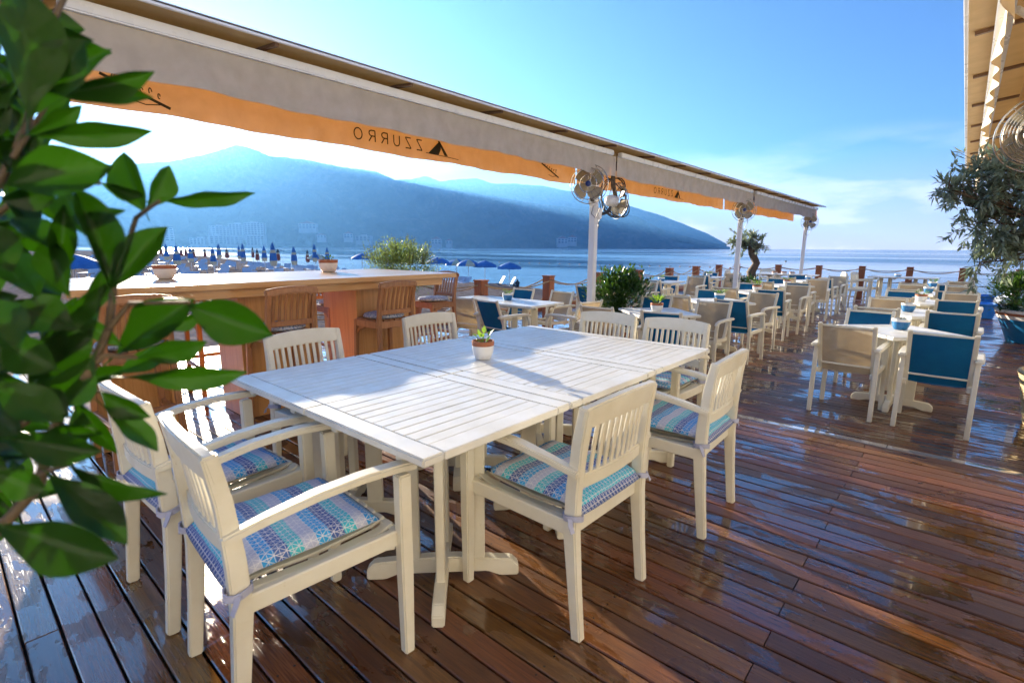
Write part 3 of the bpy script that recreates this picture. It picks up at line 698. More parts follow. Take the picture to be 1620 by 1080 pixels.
for (x, y, a, lab) in WC:
    cl = 'printed blue cushion '+CUL[WC.index((x, y, a, lab))]
    if ch0 is None:
        ch0 = make_slat_chair('slatted_armchair', lab); ch0.location = (x, y, 0); ch0.rotation_euler = (0, 0, a); ch0['group'] = 'white armchairs round the dining table'
        cu0 = make_cushion('seat_cushion', cl); cu0.location = (x, y, 0); cu0.rotation_euler = (0, 0, a); cu0['group'] = 'printed seat cushions'
    else:
        clone(ch0, (x, y, 0), a, lab, 'white armchairs round the dining table'); clone(cu0, (x, y, 0), a, cl, 'printed seat cushions')

# pots
def pot_mesh(parent, r, h, body, band, z=0):
    MB().lathe([(r*.62, 0), (r*.70, h*.03), (r*.88, h*.3), (r*.97, h*.55), (r, h*.74), (r*.985, h*.745)], 24, (0, 0, z)).obj('bowl', body, parent, 0, 40)
    MB().lathe([(r*.99, h*.745), (r*1.01, h*.76), (r*1.03, h*.97), (r*1.02, h), (r*.93, h), (r*.90, h*.86), (r*.05, h*.86)], 24, (0, 0, z)).obj('rim', band, parent, 0, 40)
    MB().lathe([(r*.895, h*.865), (r*.5, h*.89), (r*.02, h*.90)], 18, (0, 0, z)).obj('soil', 'soil', parent, 0, 40)
def leaf_quad(m, p, d, up, L, w, fold=.25, droop=.2):
    d, x, u = frame(d, up); p = Vector(p)
    a = p+d*(L*.45)-u*(L*droop*.12); e = p+d*L-u*(L*droop*.55)
    m.add([p, a+x*w/2+u*w*fold*.5, e, a-x*w/2+u*w*fold*.5, a], [(0, 4, 1), (4, 2, 1), (0, 3, 4), (4, 3, 2)])
def sprig(parent, z, n, L, w, mat, spread=.9, rise=.7, r0=.02, stem=True):
    m = MB(); st = MB()
    for i in range(n):
        a = 2*math.pi*(i*.382)+rv(-.3, .3); el = rise*rv(.5, 1.2)
        d = Vector((math.cos(a)*spread*rv(.5, 1), math.sin(a)*spread*rv(.5, 1), el)).normalized()
        b = Vector((math.cos(a)*r0, math.sin(a)*r0, z)); k = L*rv(.3, .9); p = b+d*k
        if stem: st.tube([b, (b+p)/2+Vector((0, 0, .004)), p], .0022, 5)
        leaf_quad(m, p, d+Vector((0, 0, -.3)), (0, 0, 1), L*rv(.7, 1.15), w*rv(.8, 1.1))
    if stem: st.obj('stem', 'leaf_bright', parent, 0, 50)
    m.obj('foliage', mat, parent, 0, 60, False)
def potted(name, label, cat, loc, r, h, body, band, plant, group):
    t = thing(name, label, cat, loc, rv(0, 6), group); pot_mesh(t, r, h, body, band)
    if plant: sprig(t, h*.86, *plant)
    return t
G = 'small flowerpots on the tables'
potted('flowerpot', 'white pot with terracotta band and little green plant on the long dining table', 'flowerpot', (-1.98, 2.02, .741), .062, .105, 'pot_white', 'terracotta', (9, .055, .028, 'leaf_bright', .5, .9), G)

# ------------------------------------------------------------------ high bar with stools
bar = thing('high_bar_table', 'long varnished wooden bar table on block pedestals beside the dining table', 'bar table', (-4.63, 1.0, 0))
bx, by = -4.63, 1.0
nb = 5; YB = .53
for i in range(nb):
    w = 1.46/nb; x0 = -5.36+i*w-bx
    MB().b2(x0+.0012, x0+w-.0012, YB-by, 3.60-by, 1.056, 1.10).obj('top_board', 'bar_wood', bar, .004)
MB().b2(-3.99-.05-bx, -3.99-bx, YB+.1-by, 3.48-by, .985, 1.0555).obj('apron', 'bar_wood', bar, .003)
MB().b2(-5.27-bx, -5.22-bx, YB+.1-by, 3.48-by, .985, 1.0555).obj('apron', 'bar_wood', bar, .003)
MB().b2(-5.219-bx, -4.041-bx, 3.43-by, 3.479-by, .985, 1.0555).obj('apron', 'bar_wood', bar, .003)
MB().b2(-5.219-bx, -4.041-bx, YB+.1005-by, YB+.149-by, .985, 1.0555).obj('apron', 'bar_wood', bar, .003)
for (y0, y1) in ((.66, 1.08), (1.58, 2.16), (2.60, 3.22)):
    ped = MB().b2(-4.60-bx, -4.16-bx, y0-by, y1-by, .0, 1.0).obj('pedestal', 'bar_wood_up', bar, .004)
    for s in (y0, y1): MB().b2(-4.62-bx, -4.14-bx, s-.028-by, s+.028-by, .002, .99).obj('pedestal_board', 'bar_wood_up', ped, .003)
    p2 = MB().b2(-5.15-bx, -4.85-bx, y0+.2-by, y1-.2-by, 0, 1.0).obj('pedestal', 'bar_wood_up', bar, .004)
ST = [(-3.90, 1.76, R(90), 'dark wooden bar stool with slatted back facing the bar, left one'),
      (-3.90, 2.705, R(90), 'dark wooden bar stool with patterned pad facing the bar, right one'),
      (-3.90, .80, R(92), 'dark wooden bar stool at the near part of the bar, behind the leaves'),
      (-5.14, 1.70, R(-90), 'sunlit wooden bar stool beyond the bar, seen between the two left pedestals'),
      (-5.22, 2.98, R(-88), 'sunlit wooden bar stool beyond the bar, between the two right pedestals'),
      (-4.72, 3.98, R(180), 'sunlit orange-brown bar stool at the end of the bar by the rope fence')]
s0 = None
for k, (x, y, a, lab) in enumerate(ST):
    pl = ('patterned blue and white round pad on the '+lab.replace('wooden ', ''))[:200]; pl = ' '.join(pl.split()[:16])
    if s0 is None:
        s0 = make_stool('bar_stool', lab); s0.location = (x, y, 0); s0.rotation_euler = (0, 0, a); s0['group'] = 'stools along the bar'
        p0 = make_stool_pad(pl); p0.location = (x, y, 0); p0.rotation_euler = (0, 0, a); p0['group'] = 'stool pads'
    else:
        clone(s0, (x, y, 0), a, lab, 'stools along the bar'); clone(p0, (x, y, 0), a, pl, 'stool pads')
p = at_z(262, 441, 1.1); potted('flowerpot', 'empty white bowl with terracotta rim on the bar top, left one', 'flowerpot', (p.x, p.y, 1.101), .082, .108, 'pot_white', 'terracotta', None, G)
p = at_z(520, 430, 1.1); potted('flowerpot', 'white bowl with little plant on the bar top near its far end', 'flowerpot', (p.x, p.y, 1.101), .095, .125, 'pot_white', 'terracotta', (8, .05, .03, 'leaf_dark', .6, .6), G)

# ------------------------------------------------------------------ lower deck: sling chairs and diamond tables
CH = {}
def sling(col, x, y, face, lab, group):
    if col not in CH:
        c = make_sling_chair('sling_armchair', lab, 'sling_'+col); c.location = (x, y, LOW); c.rotation_euler = (0, 0, face); c['group'] = group; CH[col] = c; return
    clone(CH[col], (x, y, LOW), face, lab, group)
ORD = ['first', 'second', 'third', 'fourth', 'fifth']
GT = 'diamond-set white tables of the lower deck'
def dtable(x, y, a, lab, s=1.03): clone(tab0, (x, y, LOW), a, lab, GT, (s, s, 1))
cnt = {}
def chair_lab(col, where): return '%s sling armchair, %s' % (col, where)
# right-hand row beside the aisle edge
RY = [6.08, 7.98, 9.80, 11.75, 13.75]
for i, y in enumerate(RY):
    w = "right row's %s table from the step" % ORD[i]; g = 'sling chairs of the right row'
    dtable(-.38+rv(-.04, .04), y, R(45+rv(-4, 4)), 'white square table set diamond-wise, the '+w)
    sling('beige', -.66+rv(-.03, .03), y-.50+rv(-.04, .04), R(rv(-4, 4)*(1+i)-2), chair_lab('beige', 'near left side of the '+w), g)
    sling('blue', -.035+rv(-.02, .02), y-.50+rv(-.04, .04), R(rv(-3, 3)*(1+i)+1), chair_lab('blue', 'near right side of the '+w), g)
    if i in (0, 2): sling('blue', -.72, y+.40, R(180+rv(-5, 5)-6), chair_lab('blue', 'far left side of the '+w), g)
    if i in (1, 3): sling('beige', -.70, y+.42, R(180+rv(-5, 5)), chair_lab('beige', 'far left side of the '+w), g)
    if i >= 2: sling('beige', .03, y+.42, R(180+rv(-5, 5)), chair_lab('beige', 'far right side of the '+w), g)
LY = [5.86, 7.72, 9.95, 12.2, 14.3]; LX = [-2.75, -2.68, -2.75, -2.80, -2.82]
for i, y in enumerate(LY):
    w = "left row's %s table from the step" % ORD[i]; g = 'sling chairs of the left row'; x = LX[i]
    dtable(x, y, R(45+rv(-4, 4)), 'white square table set diamond-wise, the '+w)
    if i != 0 or True: sling('blue', x+.42+rv(-.06, .06), y-.52+rv(-.08, .05), R(rv(-9, 9)), chair_lab('blue', 'near right side of the '+w), g)
    sling('beige', x+.42+rv(-.06, .06), y+.44+rv(-.05, .1), R(180+rv(-9, 9)), chair_lab('beige', 'far right side of the '+w), g)
    sling('beige', x-.33+rv(-.06, .06), y-.52+rv(-.08, .05), R(rv(-10, 10)), chair_lab('beige', 'near left side of the '+w), g)
    sling('blue', x-.33+rv(-.06, .06), y+.44+rv(-.05, .1), R(180+rv(-10, 10)), chair_lab('blue', 'far left side of the '+w), g)
# tables along the rope fence
for k, x in enumerate((-5.42, -4.60)): clone(tab0, (x, 5.54, LOW), R(90), 'white square table by the rope fence behind the bar end, %s half of the pair' % ('outer', 'inner')[k], 'tables along the rope fence', (1.03, 1.09, 1))
g = 'sling chairs along the rope fence'
sling('beige', -5.05, 4.97, R(10), chair_lab('beige', 'near side of the fence table, next to the bar end'), g)
sling('blue', -4.45, 4.93, R(-6), chair_lab('blue', 'near side of the fence table, towards the pole'), g)
sling('blue', -5.35, 6.12, R(180), chair_lab('blue', 'far side of the fence table, at the rope'), g)
sling('beige', -4.62, 6.15, R(176), chair_lab('beige', 'far side of the fence table, before the second post'), g)
sling('beige', -3.75, 5.50, R(82), chair_lab('beige', 'aisle end of the fence table by the white pole'), g)
sling('beige', -4.25, 7.15, R(200), chair_lab('beige', 'standing alone against the white pole'), g)
for k, (y, d) in enumerate(((8.6, 'second'), (11.1, 'third'), (13.75, 'fourth'))):
    clone(tab0, (-5.12, y, LOW), R(rv(-3, 3)), 'white square table, %s along the rope fence' % d, 'tables along the rope fence', 1.03)
    w = 'fence table, %s along the rope' % d
    sling('blue', -4.93, y-.68, R(rv(-6, 6)), chair_lab('blue', 'near right of the '+w), g)
    sling('beige', -4.75, y+.70, R(180+rv(-6, 6)), chair_lab('beige', 'far right of the '+w), g)
    sling('blue', -5.4, y+.72, R(180+rv(-6, 6)), chair_lab('blue', 'far left of the '+w), g)
# front row by the sea
clone(tab0, (-1.55, 17.3, LOW), 0, 'wooden-edged white table at the sea front, left half of the pair', 'tables at the sea front', 1.05)
clone(tab0, (-.80, 17.3, LOW), 0, 'wooden-edged white table at the sea front, right half of the pair', 'tables at the sea front', 1.05)
clone(tab0, (-4.2, 16.6, LOW), R(2), 'white table with terracotta pots near the deck corner, left half', 'tables at the sea front', 1.05)
clone(tab0, (-3.45, 16.6, LOW), R(2), 'white table with terracotta pots near the deck corner, right half', 'tables at the sea front', 1.05)
for k, (x, y, a, wh) in enumerate(((-2.15, 16.75, R(-75), 'left end of the sea-front table, nearer'), (-2.05, 17.45, R(-100), 'left end of the sea-front table, farther'), (-.05, 16.9, R(80), 'right end of the sea-front table'), (-2.75, 17.0, R(110), 'by the sea-front rail under the last pole'), (-5.2, 16.4, R(-85), 'at the deck corner before the olive'), (-4.75, 17.6, R(170), 'beyond the corner table at the ropes'))):
    clone(ch0, (x, y, LOW), a, 'white slatted armchair '+wh, 'white armchairs at the sea front')
# pots on the lower tables
def tpot(x, y, lab, col, plant): potted('flowerpot', lab, 'flowerpot', (x, y, .601), .075, .105, 'pot_'+col, 'pot_white' if col == 'blue' else 'terracotta', plant, G)
SP = (14, .075, .03, 'leaf_bright', .8, .7); SM = (7, .03, .02, 'leaf_dark', .6, .4)
tpot(-.384, 6.15, 'blue pot with white rim on the first table of the right row', 'blue', SM)
tpot(-.45, 8.0, 'blue pot with white rim on the second table of the right row', 'blue', SM)
tpot(-.415, 9.75, 'white pot with green sprigs on the third table of the right row', 'white', SP)
tpot(-.413, 11.8, 'blue pot with white rim on the fourth table of the right row', 'blue', SM)
tpot(-.423, 13.8, 'blue pot with green sprigs on the fifth table of the right row', 'blue', SP)
tpot(-2.754, 5.84, 'white pot with terracotta rim and leafy plant, first table of the left row', 'white', (26, .085, .045, 'leaf_bright', .7, 1.0))
tpot(-2.687, 7.80, 'blue pot with white rim and pale sprigs, second table of the left row', 'blue', (22, .09, .035, 'leaf_bright', .9, .7))
tpot(-2.79, 10.0, 'white pot with yellowish sprigs, third table of the left row', 'white', (14, .09, .04, 'leaf_bright', .7, .9))
tpot(-2.82, 12.25, 'white pot with low green plant, fourth table of the left row', 'white', SP)
tpot(-2.83, 14.35, 'blue pot without plant, fifth table of the left row', 'blue', None)
tpot(-4.957, 5.575, 'blue pot with small bright sprigs on the fence table behind the bar', 'blue', (16, .06, .02, 'leaf_bright', .8, .8))
tpot(-5.171, 11.118, 'blue pot with green sprigs, third fence table', 'blue', SP)
tpot(-5.056, 13.75, 'blue pot with green sprigs, fourth fence table', 'blue', SP)
tpot(-1.297, 17.3, 'blue pot on the sea-front table', 'blue', SM)
for k, (x, y) in enumerate(((-4.15, 16.5), (-3.95, 16.7), (-3.7, 16.55))): tpot(x, y, 'white pot with terracotta rim on the corner table, %s of three' % ('left', 'middle', 'right')[k], 'white', SM)

# ------------------------------------------------------------------ rope fence
PZ = .84
fence = thing('rope_fence', 'square reddish wooden posts linked by sagging ropes round the lower deck', 'fence', (-5.9, 5.92, LOW))
fo = Vector((-5.9, 5.92, LOW))
LP = [(-7.45, 3.3), (-7.45, 5.7), (-5.84, 5.92), (-5.88, 7.78), (-5.91, 9.58), (-5.92, 11.43), (-5.92, 13.2), (-5.95, 15.1), (-5.95, 17.0), (-5.9, 18.6), (-4.62, 18.75), (-3.49, 19.05), (-2.37, 19.4), (-1.19, 19.6), (.02, 19.6), (1.18, 19.6), (2.4, 19.6)]
pmesh = MB().b2(-.082, .082, -.082, .082, 0, .96).mesh('post', 'post_wood', .006); cmesh = MB().b2(-.094, .094, -.094, .094, .96, .985).mesh('cap', 'post_wood', .005)
for (x, y) in LP:
    z0 = 0 if y < 4 else LOW
    q = put('post', pmesh, fence, Vector((x, y, LOW))-fo); q.rotation_euler = (0, 0, rv(-.03, .03)); put('cap', cmesh, q)
for (a, b) in zip(LP, LP[1:]):
    for zt, sag in ((.93, .17), (.90, .10), (.56, .15), (.53, .07)):
        A = Vector((a[0], a[1], LOW+zt)); B = Vector((b[0], b[1], LOW+zt)); pp = []
        sg = sag*(B-A).length/1.8*rv(.8, 1.2)
        d = (B-A).normalized(); off = Vector((-d.y, d.x, 0))*(.088 if sag > .12 else -.088)
        for k in range(13):
            u = k/12; q = A.lerp(B, u); q.z -= sg*4*u*(1-u); pp.append(q+off-fo)
        MB().tube(pp, .011, 6).obj('rope', 'rope_fibre', fence, 0, 60)
# second run of fence on the beach side of the upper deck
f2 = thing('rope_fence', 'low rope rail on wooden posts along the upper deck edge beyond the bar', 'fence', (-7.45, 3.3, 0))
prev = None
for y in (3.3, 1.6, -.2, -2.0):
    if y < 3: q = put('post', pmesh, f2, (0, y-3.3, -.04)); put('cap', cmesh, q)
    if prev is not None:
        for zt, sag in ((.80, .16), (.76, .1), (.48, .15)):
            A = Vector((0, prev-3.3, zt)); B = Vector((0, y-3.3, zt)); MB().tube([A.lerp(B, k/12)-Vector((-.085, 0, sag*4*(k/12)*(1-k/12))) for k in range(13)], .011, 6).obj('rope', 'rope_fibre', f2, 0, 60)
    prev = y

# ------------------------------------------------------------------ awnings
def valance_mesh(y0, y1, x, zt, zb, curl=0.0, amp=.016):
    n = max(8, int((y1-y0)/.045)); g = []
    for j in range(9):
        t = j/8; r_ = []
        for i in range(n+1):
            y = y0+(y1-y0)*i/n; w = amp*t*(math.sin(y*17+1.3*math.sin(y*3.1))*.7+math.sin(y*6.3+.8)*.6)
            dz = .008*math.sin(y*5.1+1)*t
            r_.append((x+w+curl*t*t*math.sin(y*4.2), y, zt+(zb-zt)*t+dz))
        g.append(r_)
    return MB().sheet(g, .002)
def awning(label, segs, s, xr, xn, xc, xf, znb, zbb, zbt, zfb, zr0, zr1, poles, yr, curl=0, vmat='valance'):
    """s=+1: the near bar lies on the +X side of the spine"""
    t = thing('retracted_awning', label, 'awning', (xc, (segs[0][0]+segs[-1][1])/2, 2.2)); o = Vector(t.location)
    def P(m, name, mat, bev=0, par=t, sm=35): m.v = [(a-o.x, b-o.y, c-o.z) for a, b, c in m.v]; return m.obj(name, mat, par, bev, sm)
    P(MB().b2(xc-.07, xc+.07, segs[0][0], segs[-1][1]-.1, zbt-.16, zbt-.02), 'spine_beam', 'beam_wood', .006)
    xe = xf-s*.22
    P(MB().prism([(xr, zr0), (xe, zr1), (xe, zr1+.014), (xr, zr0+.014)], yr[0], yr[1], lambda a, b, h: Vector((a, h, b))), 'roof_sheet', 'awning_cloth', .003)
    P(MB().b2(min(xr, xr-s*.02), max(xr, xr-s*.02), yr[0], yr[1], zr0-.012, zr0+.018), 'roof_edge_trim', 'alu_white', .003)
    y = yr[0]+.5
    while y < yr[1]-.2:
        P(MB().bar((xr-s*.05, y, zr0-.012), (xf, y, zr1-.016), .03, .022), 'roof_bracket', 'beam_wood', .003)
        P(MB().bar((xn-s*.02, y, zbt-.01), (xn-s*.02, y, zr0+(zr1-zr0)*.2), .022, .012, (0, 1, 0)), 'bracket_post', 'beam_wood')
        y += 1.05
    for (a, b) in segs:
        P(MB().b2(xn-.035, xn+.035, a, b, zbb, zbt), 'front_bar', 'alu_white', .008)
        a0, b0 = a, b
        if s > 0: a, b = a-.07*(a > 1), b+.115*(b < 18)
        P(MB().b2(xf-.035, xf+.035, a, b, zbb, zbt), 'rear_bar', 'alu_white', .008)
        P(MB().tube([((xn+xc)/2-s*.01, a+.05, zbt-.03), ((xn+xc)/2-s*.01, b-.05, zbt-.03)], .055, 16), 'fabric_roll', 'awning_cloth')
        P(MB().tube([((xf+xc)/2, a+.05, zbt-.03), ((xf+xc)/2, b-.05, zbt-.03)], .055, 16), 'fabric_roll', 'awning_cloth')
        P(valance_mesh(a+.01, b-.01, xn, zbb-.001, znb, curl, .022), 'valance', vmat, 0, t, 60)
        P(valance_mesh(a+.01, b-.01, xf, zbb-.001, zfb, curl), 'valance', vmat, 0, t, 60)
        a, b = a0, b0
        for yy in (a+.35, b-.35):
            for (xa, xb) in ((xc+s*.06, xn-s*.04), (xc-s*.06, xf+s*.04)):
                mid = Vector(((xa+xb)/2, yy+(.55 if yy < (a+b)/2 else -.55), zbb+.0))
                arm = P(MB().tube([(xa, yy, zbb+.03), mid], .02, 8), 'folding_arm', 'pole_white')
                P(MB().tube([mid, (xb, yy+(.15 if yy < (a+b)/2 else -.15), zbb+.02)], .016, 8), 'forearm', 'pole_white', 0, t)
    return t
SEG = [(.62, 6.02), (6.22, 11.82), (12.06, 18.2)]
awL = awning('long retracted awning on white poles with grey and orange valances, left of the sky', SEG, 1, -3.36, -3.57, -3.78, -4.2, 2.272, 2.525, 2.588, 2.222, 2.615, 2.70, None, (.1, 18.35))
for i, y in enumerate((5.97, 11.9, 18.0)):
    w = ['nearest white awning pole, carrying two fans', 'middle white awning pole beside the small olive tree', 'farthest white awning pole at the sea end'][i]
    t = thing('awning_pole', w, 'pole', (-3.78, y, LOW), 0, 'awning poles')
    MB().b2(-.045, .045, -.045, .045, 0, 2.56).obj('shaft', 'pole_white', t, .008); MB().b2(-.11, .11, -.11, .11, .001, .014).obj('base_plate', 'pole_white', t, .003)
awR = awning('retracted awning overhead at the right edge, underside glowing cream in the sun', [(-2.0, 3.1), (3.2, 8.0), (8.1, 12.0)], -1, -.17, .005, .42, .85, 2.28, 2.50, 2.57, 2.26, 2.66, 2.78, None, (-2.4, 12.3), .006, 'valance_cream')
for i, y in enumerate((3.15, 8.05, 11.9)):
    t = thing('awning_pole', ['white pole of the right awning, nearest', 'white pole of the right awning behind the olive tree', 'white pole of the right awning near the blue planter'][i], 'pole', (.95 if i == 2 else 1.15, y, 0 if y < YS else LOW), 0, 'awning poles')
    h = 2.5 if y < YS else 2.64
    MB().b2(-.045, .045, -.045, .045, 0, h).obj('shaft', 'pole_white', t, .008); MB().b2(-.11, .11, -.11, .11, .001, .014).obj('base_plate', 'pole_white', t, .003)
    MB().bar((-.7 if i != 2 else -.5, 0, h-.1), (-.046, 0, h-.1), .05, .07).obj('cross_arm', 'pole_white', t, .005)
# lettering on the outer valance, read through the cloth from behind, so mirrored
GL = {'O': [[(math.cos(a*math.pi/8)*.5+.5, math.sin(a*math.pi/8)*.5+.5) for a in range(17)]],
      'R': [[(0, 0), (0, 1), (.5, 1), (.72, .92), (.78, .75), (.7, .58), (.5, .5), (0, .5)], [(.42, .5), (.82, 0)]],
      'U': [[(0, 1), (0, .3), (.12, .08), (.4, 0), (.68, .08), (.8, .3), (.8, 1)]],
      'Z': [[(0, 1), (.8, 1), (0, 0), (.8, 0)]]}
def lettering(y0, zc, h, parent, o, xx, sc=1.0):
    """mirrored word: starts (its A) at the far end and runs back towards the camera"""
    def ln(m, pts, th):
        for a, b in zip(pts, pts[1:]):
            m.bar((xx, a[0], a[1]), (xx, b[0], b[1]), th, .0015, (1, 0, 0))
    y = y0
    def out(m, nm):
        m.v = [(a-o.x, b-o.y, c-o.z) for a, b, c in m.v]; m.obj(nm, 'print_ink', parent, 0, 0)
    H = h*1.25
    # sail-shaped capital A
    def tri(pts): return MB().prism([(a, b) for a, b in pts], xx, xx+.0015, lambda a, b, k: Vector((k, a, b)))
    out(tri([(y+.02, zc+H*.62), (y-.13*sc, zc-H*.5), (y+.005, zc-H*.5), (y+.035, zc-H*.02)]).add(*[[], []]), 'letter_a')
    out(tri([(y-.005, zc+H*.62), (y+.02, zc+H*.62), (y+.13*sc, zc-H*.5), (y+.085*sc, zc-H*.5)]), 'letter_a')
    m = MB(); ln(m, [(y+.28*sc, zc-H*.62), (y+.12*sc, zc-H*.56), (y-.16*sc, zc-H*.5)], .006); out(m, 'letter_flourish')
    y -= .21*sc
    for chh in 'ZZURRO':
        m = MB()
        for st in GL[chh]: ln(m, [(y-a*h*.85, zc-h/2+b*h) for a, b in st], .0105*sc)
        out(m, 'letter_'+chh.lower()); y -= .135*sc
oL = Vector(awL.location)
lettering(3.62, 2.345, .095, awL, oL, -4.172)
lettering(9.45, 2.345, .095, awL, oL, -4.172)
def scribble(y, z, k):
    m = MB(); rnd = random.Random(k)
    def ln(pts, th):
        for a, b in zip(pts, pts[1:]): m.bar((-4.172, a[0], a[1]), (-4.172, b[0], b[1]), th, .0015, (1, 0, 0))
    ln([(y+.20, z-.075), (y-.17, z+.065)], .018)
    for i in range(6):
        a = y-.11+i*.048; zz_ = z+.03-i*.011; hh = rnd.choice((.03, .05, .034)); ln([(a+.008*math.cos(q*.9)*rnd.uniform(.7, 1.3)+.010, zz_+hh*(.5+.5*math.sin(q*.9))) for q in range(rnd.choice((5, 6, 7)))], .0065)
    ln([(y-.02, z-.06), (y+.06, z-.075), (y+.15, z-.06)], .006)
    m.v = [(a-oL.x, b-oL.y, c-oL.z) for a, b, c in m.v]; m.obj('sponsor_mark', 'print_ink', awL, 0, 0)
for k, y in enumerate((1.05, 5.5)): scribble(y, 2.345, k)

# ------------------------------------------------------------------ fans
def make_fan(name, label, loc, rz, back=False, reach=.34):
    t = thing(name, label, 'fan', loc, rz, 'fans on the awning poles'); r = .235     # faces local -Y
    g = MB()
    for rr_, yy in ((r, 0), (r*.8, -.055), (r*.45, -.07)): g.ring((0, yy, 0), rr_, .006, (0, 1, 0), 36, 5)
    for k in range(16):
        a = 2*math.pi*k/16; c, s = math.cos(a), math.sin(a)
        g.tube([(c*.05, -.072, s*.05), (c*r*.45, -.07, s*r*.45), (c*r*.8, -.055, s*r*.8), (c*r, 0, s*r), (c*r*.75, .06, s*r*.75), (c*.07, .075, s*.07)], .0022, 4, False)
    g.obj('guard', 'chrome', t, 0, 60)
    for k in range(4):
        a0 = 2*math.pi*k/4+.4; gr = []
        for i in range(6):
            u = i/5; row_ = []
            for j in range(7):
                v = j/6; rad = .04+.165*u; wd = (.45+.75*math.sin(math.pi*min(1, .25+u*.7)))*.8; a = a0+(v-.5)*wd*1.5+u*.35
                row_.append((math.cos(a)*rad, (v-.5)*.045-.02, math.sin(a)*rad))
            gr.append(row_)
        MB().sheet(gr, .002).obj('blade', 'tan_metal', t, 0, 60)
    MB().lathe([(.0, -.085), (.026, -.084), (.034, -.078), (.034, -.06)], 20, (0, 0, 0), (0, 1, 0)).obj('badge', 'badge_blue', t, 0, 40)
    MB().lathe([(.02, .0), (.075, .02), (.08, .09), (.07, .15), (.035, .175), (.01, .178)], 20, (0, 0, 0), (0, 1, 0)).obj('motor', 'plastic_white', t, 0, 40)
    MB().tube([(0, .10, -.06), (0, .12, -.13), (0, .2, -.17), (0, reach, -.17)], .022, 8).obj('bracket', 'dark_metal', t, 0, 40)
    MB().b2(-.05, .05, reach-.05, reach, -.24, -.10).obj('wall_box', 'plastic_white', t, .008)
    cb = [(.05, .16, -.05), (.12, .2, -.25), (.05, .26, -.40), (-.02, reach-.02, -.34), (0, reach-.02, -.24)]
    MB().tube(cb, .005, 6).obj('cable', 'dark_metal', t, 0, 60)
    return t
def fan_at(pole, d, label, rz, z): make_fan('wall_fan', label, (pole[0]+d[0], pole[1]+d[1], z), rz)
# each stands off its pole along its facing direction
def facing(px_, py_, ang, z, label, reach=.34):
    d = Vector((math.sin(ang), -math.cos(ang), 0)); make_fan('wall_fan', label, (px_+d.x*(reach+.046), py_+d.y*(reach+.046), z), ang, False, reach)
facing(-3.78, 5.97, R(22), 2.14, 'tan-bladed wire-guard fan on the nearest pole, facing the tables')
facing(-3.78, 11.9, R(25), 2.16, 'tan-bladed wire-guard fan on the middle pole')
facing(-3.78, 18.0, R(25), 2.16, 'tan-bladed wire-guard fan on the farthest pole')
facing(-3.78, 5.97, R(150), 1.98, 'white-backed fan turned away on the nearest pole, tied with dark cords', .30)
# cords round that second fan and its coiled cable
cl = thing('cable_coil', 'dark coiled cables looped over the turned-away fan under the awning', 'cable', (-3.7, 6.1, 1.98))
for k in range(3):
    pts_ = [(.05+.20*math.cos(a*math.pi/10+k)*(.7+.1*k), .16+.10*math.sin(a*math.pi/7+k), .05+.26*math.sin(a*math.pi/10+k*.7)) for a in range(21)]
    MB().tube(pts_, .008, 6).obj('cord', 'dark_metal', cl, 0, 60)
MB().tube([(.05, .1, .42), (.06, .1, .2), (.09, .12, .06), (.08, .13, -.02)], [.028, .032, .03, .012], 8).obj('cable_bundle', 'bark', cl, 0, 50)
# big fan at the right edge
t = make_fan('wall_fan', 'large ring-guard fan under the right awning above the olive tree', (.275, 4.55, 2.06), R(-15), False, .5)
g = MB()
for k in range(9): g.ring((0, -.062+.004*k-.03*(k < 2), 0), .05+k*.018, .003, (0, 1, 0), 36, 5)
g.obj('guard_rings', 'chrome', t, 0, 60)
MB().bar((.0, .48, -.17), (.85, .70, -.17), .04, .05).obj('side_bracket', 'pole_white', t, .004); t['group'] = 'fans on the awning poles'

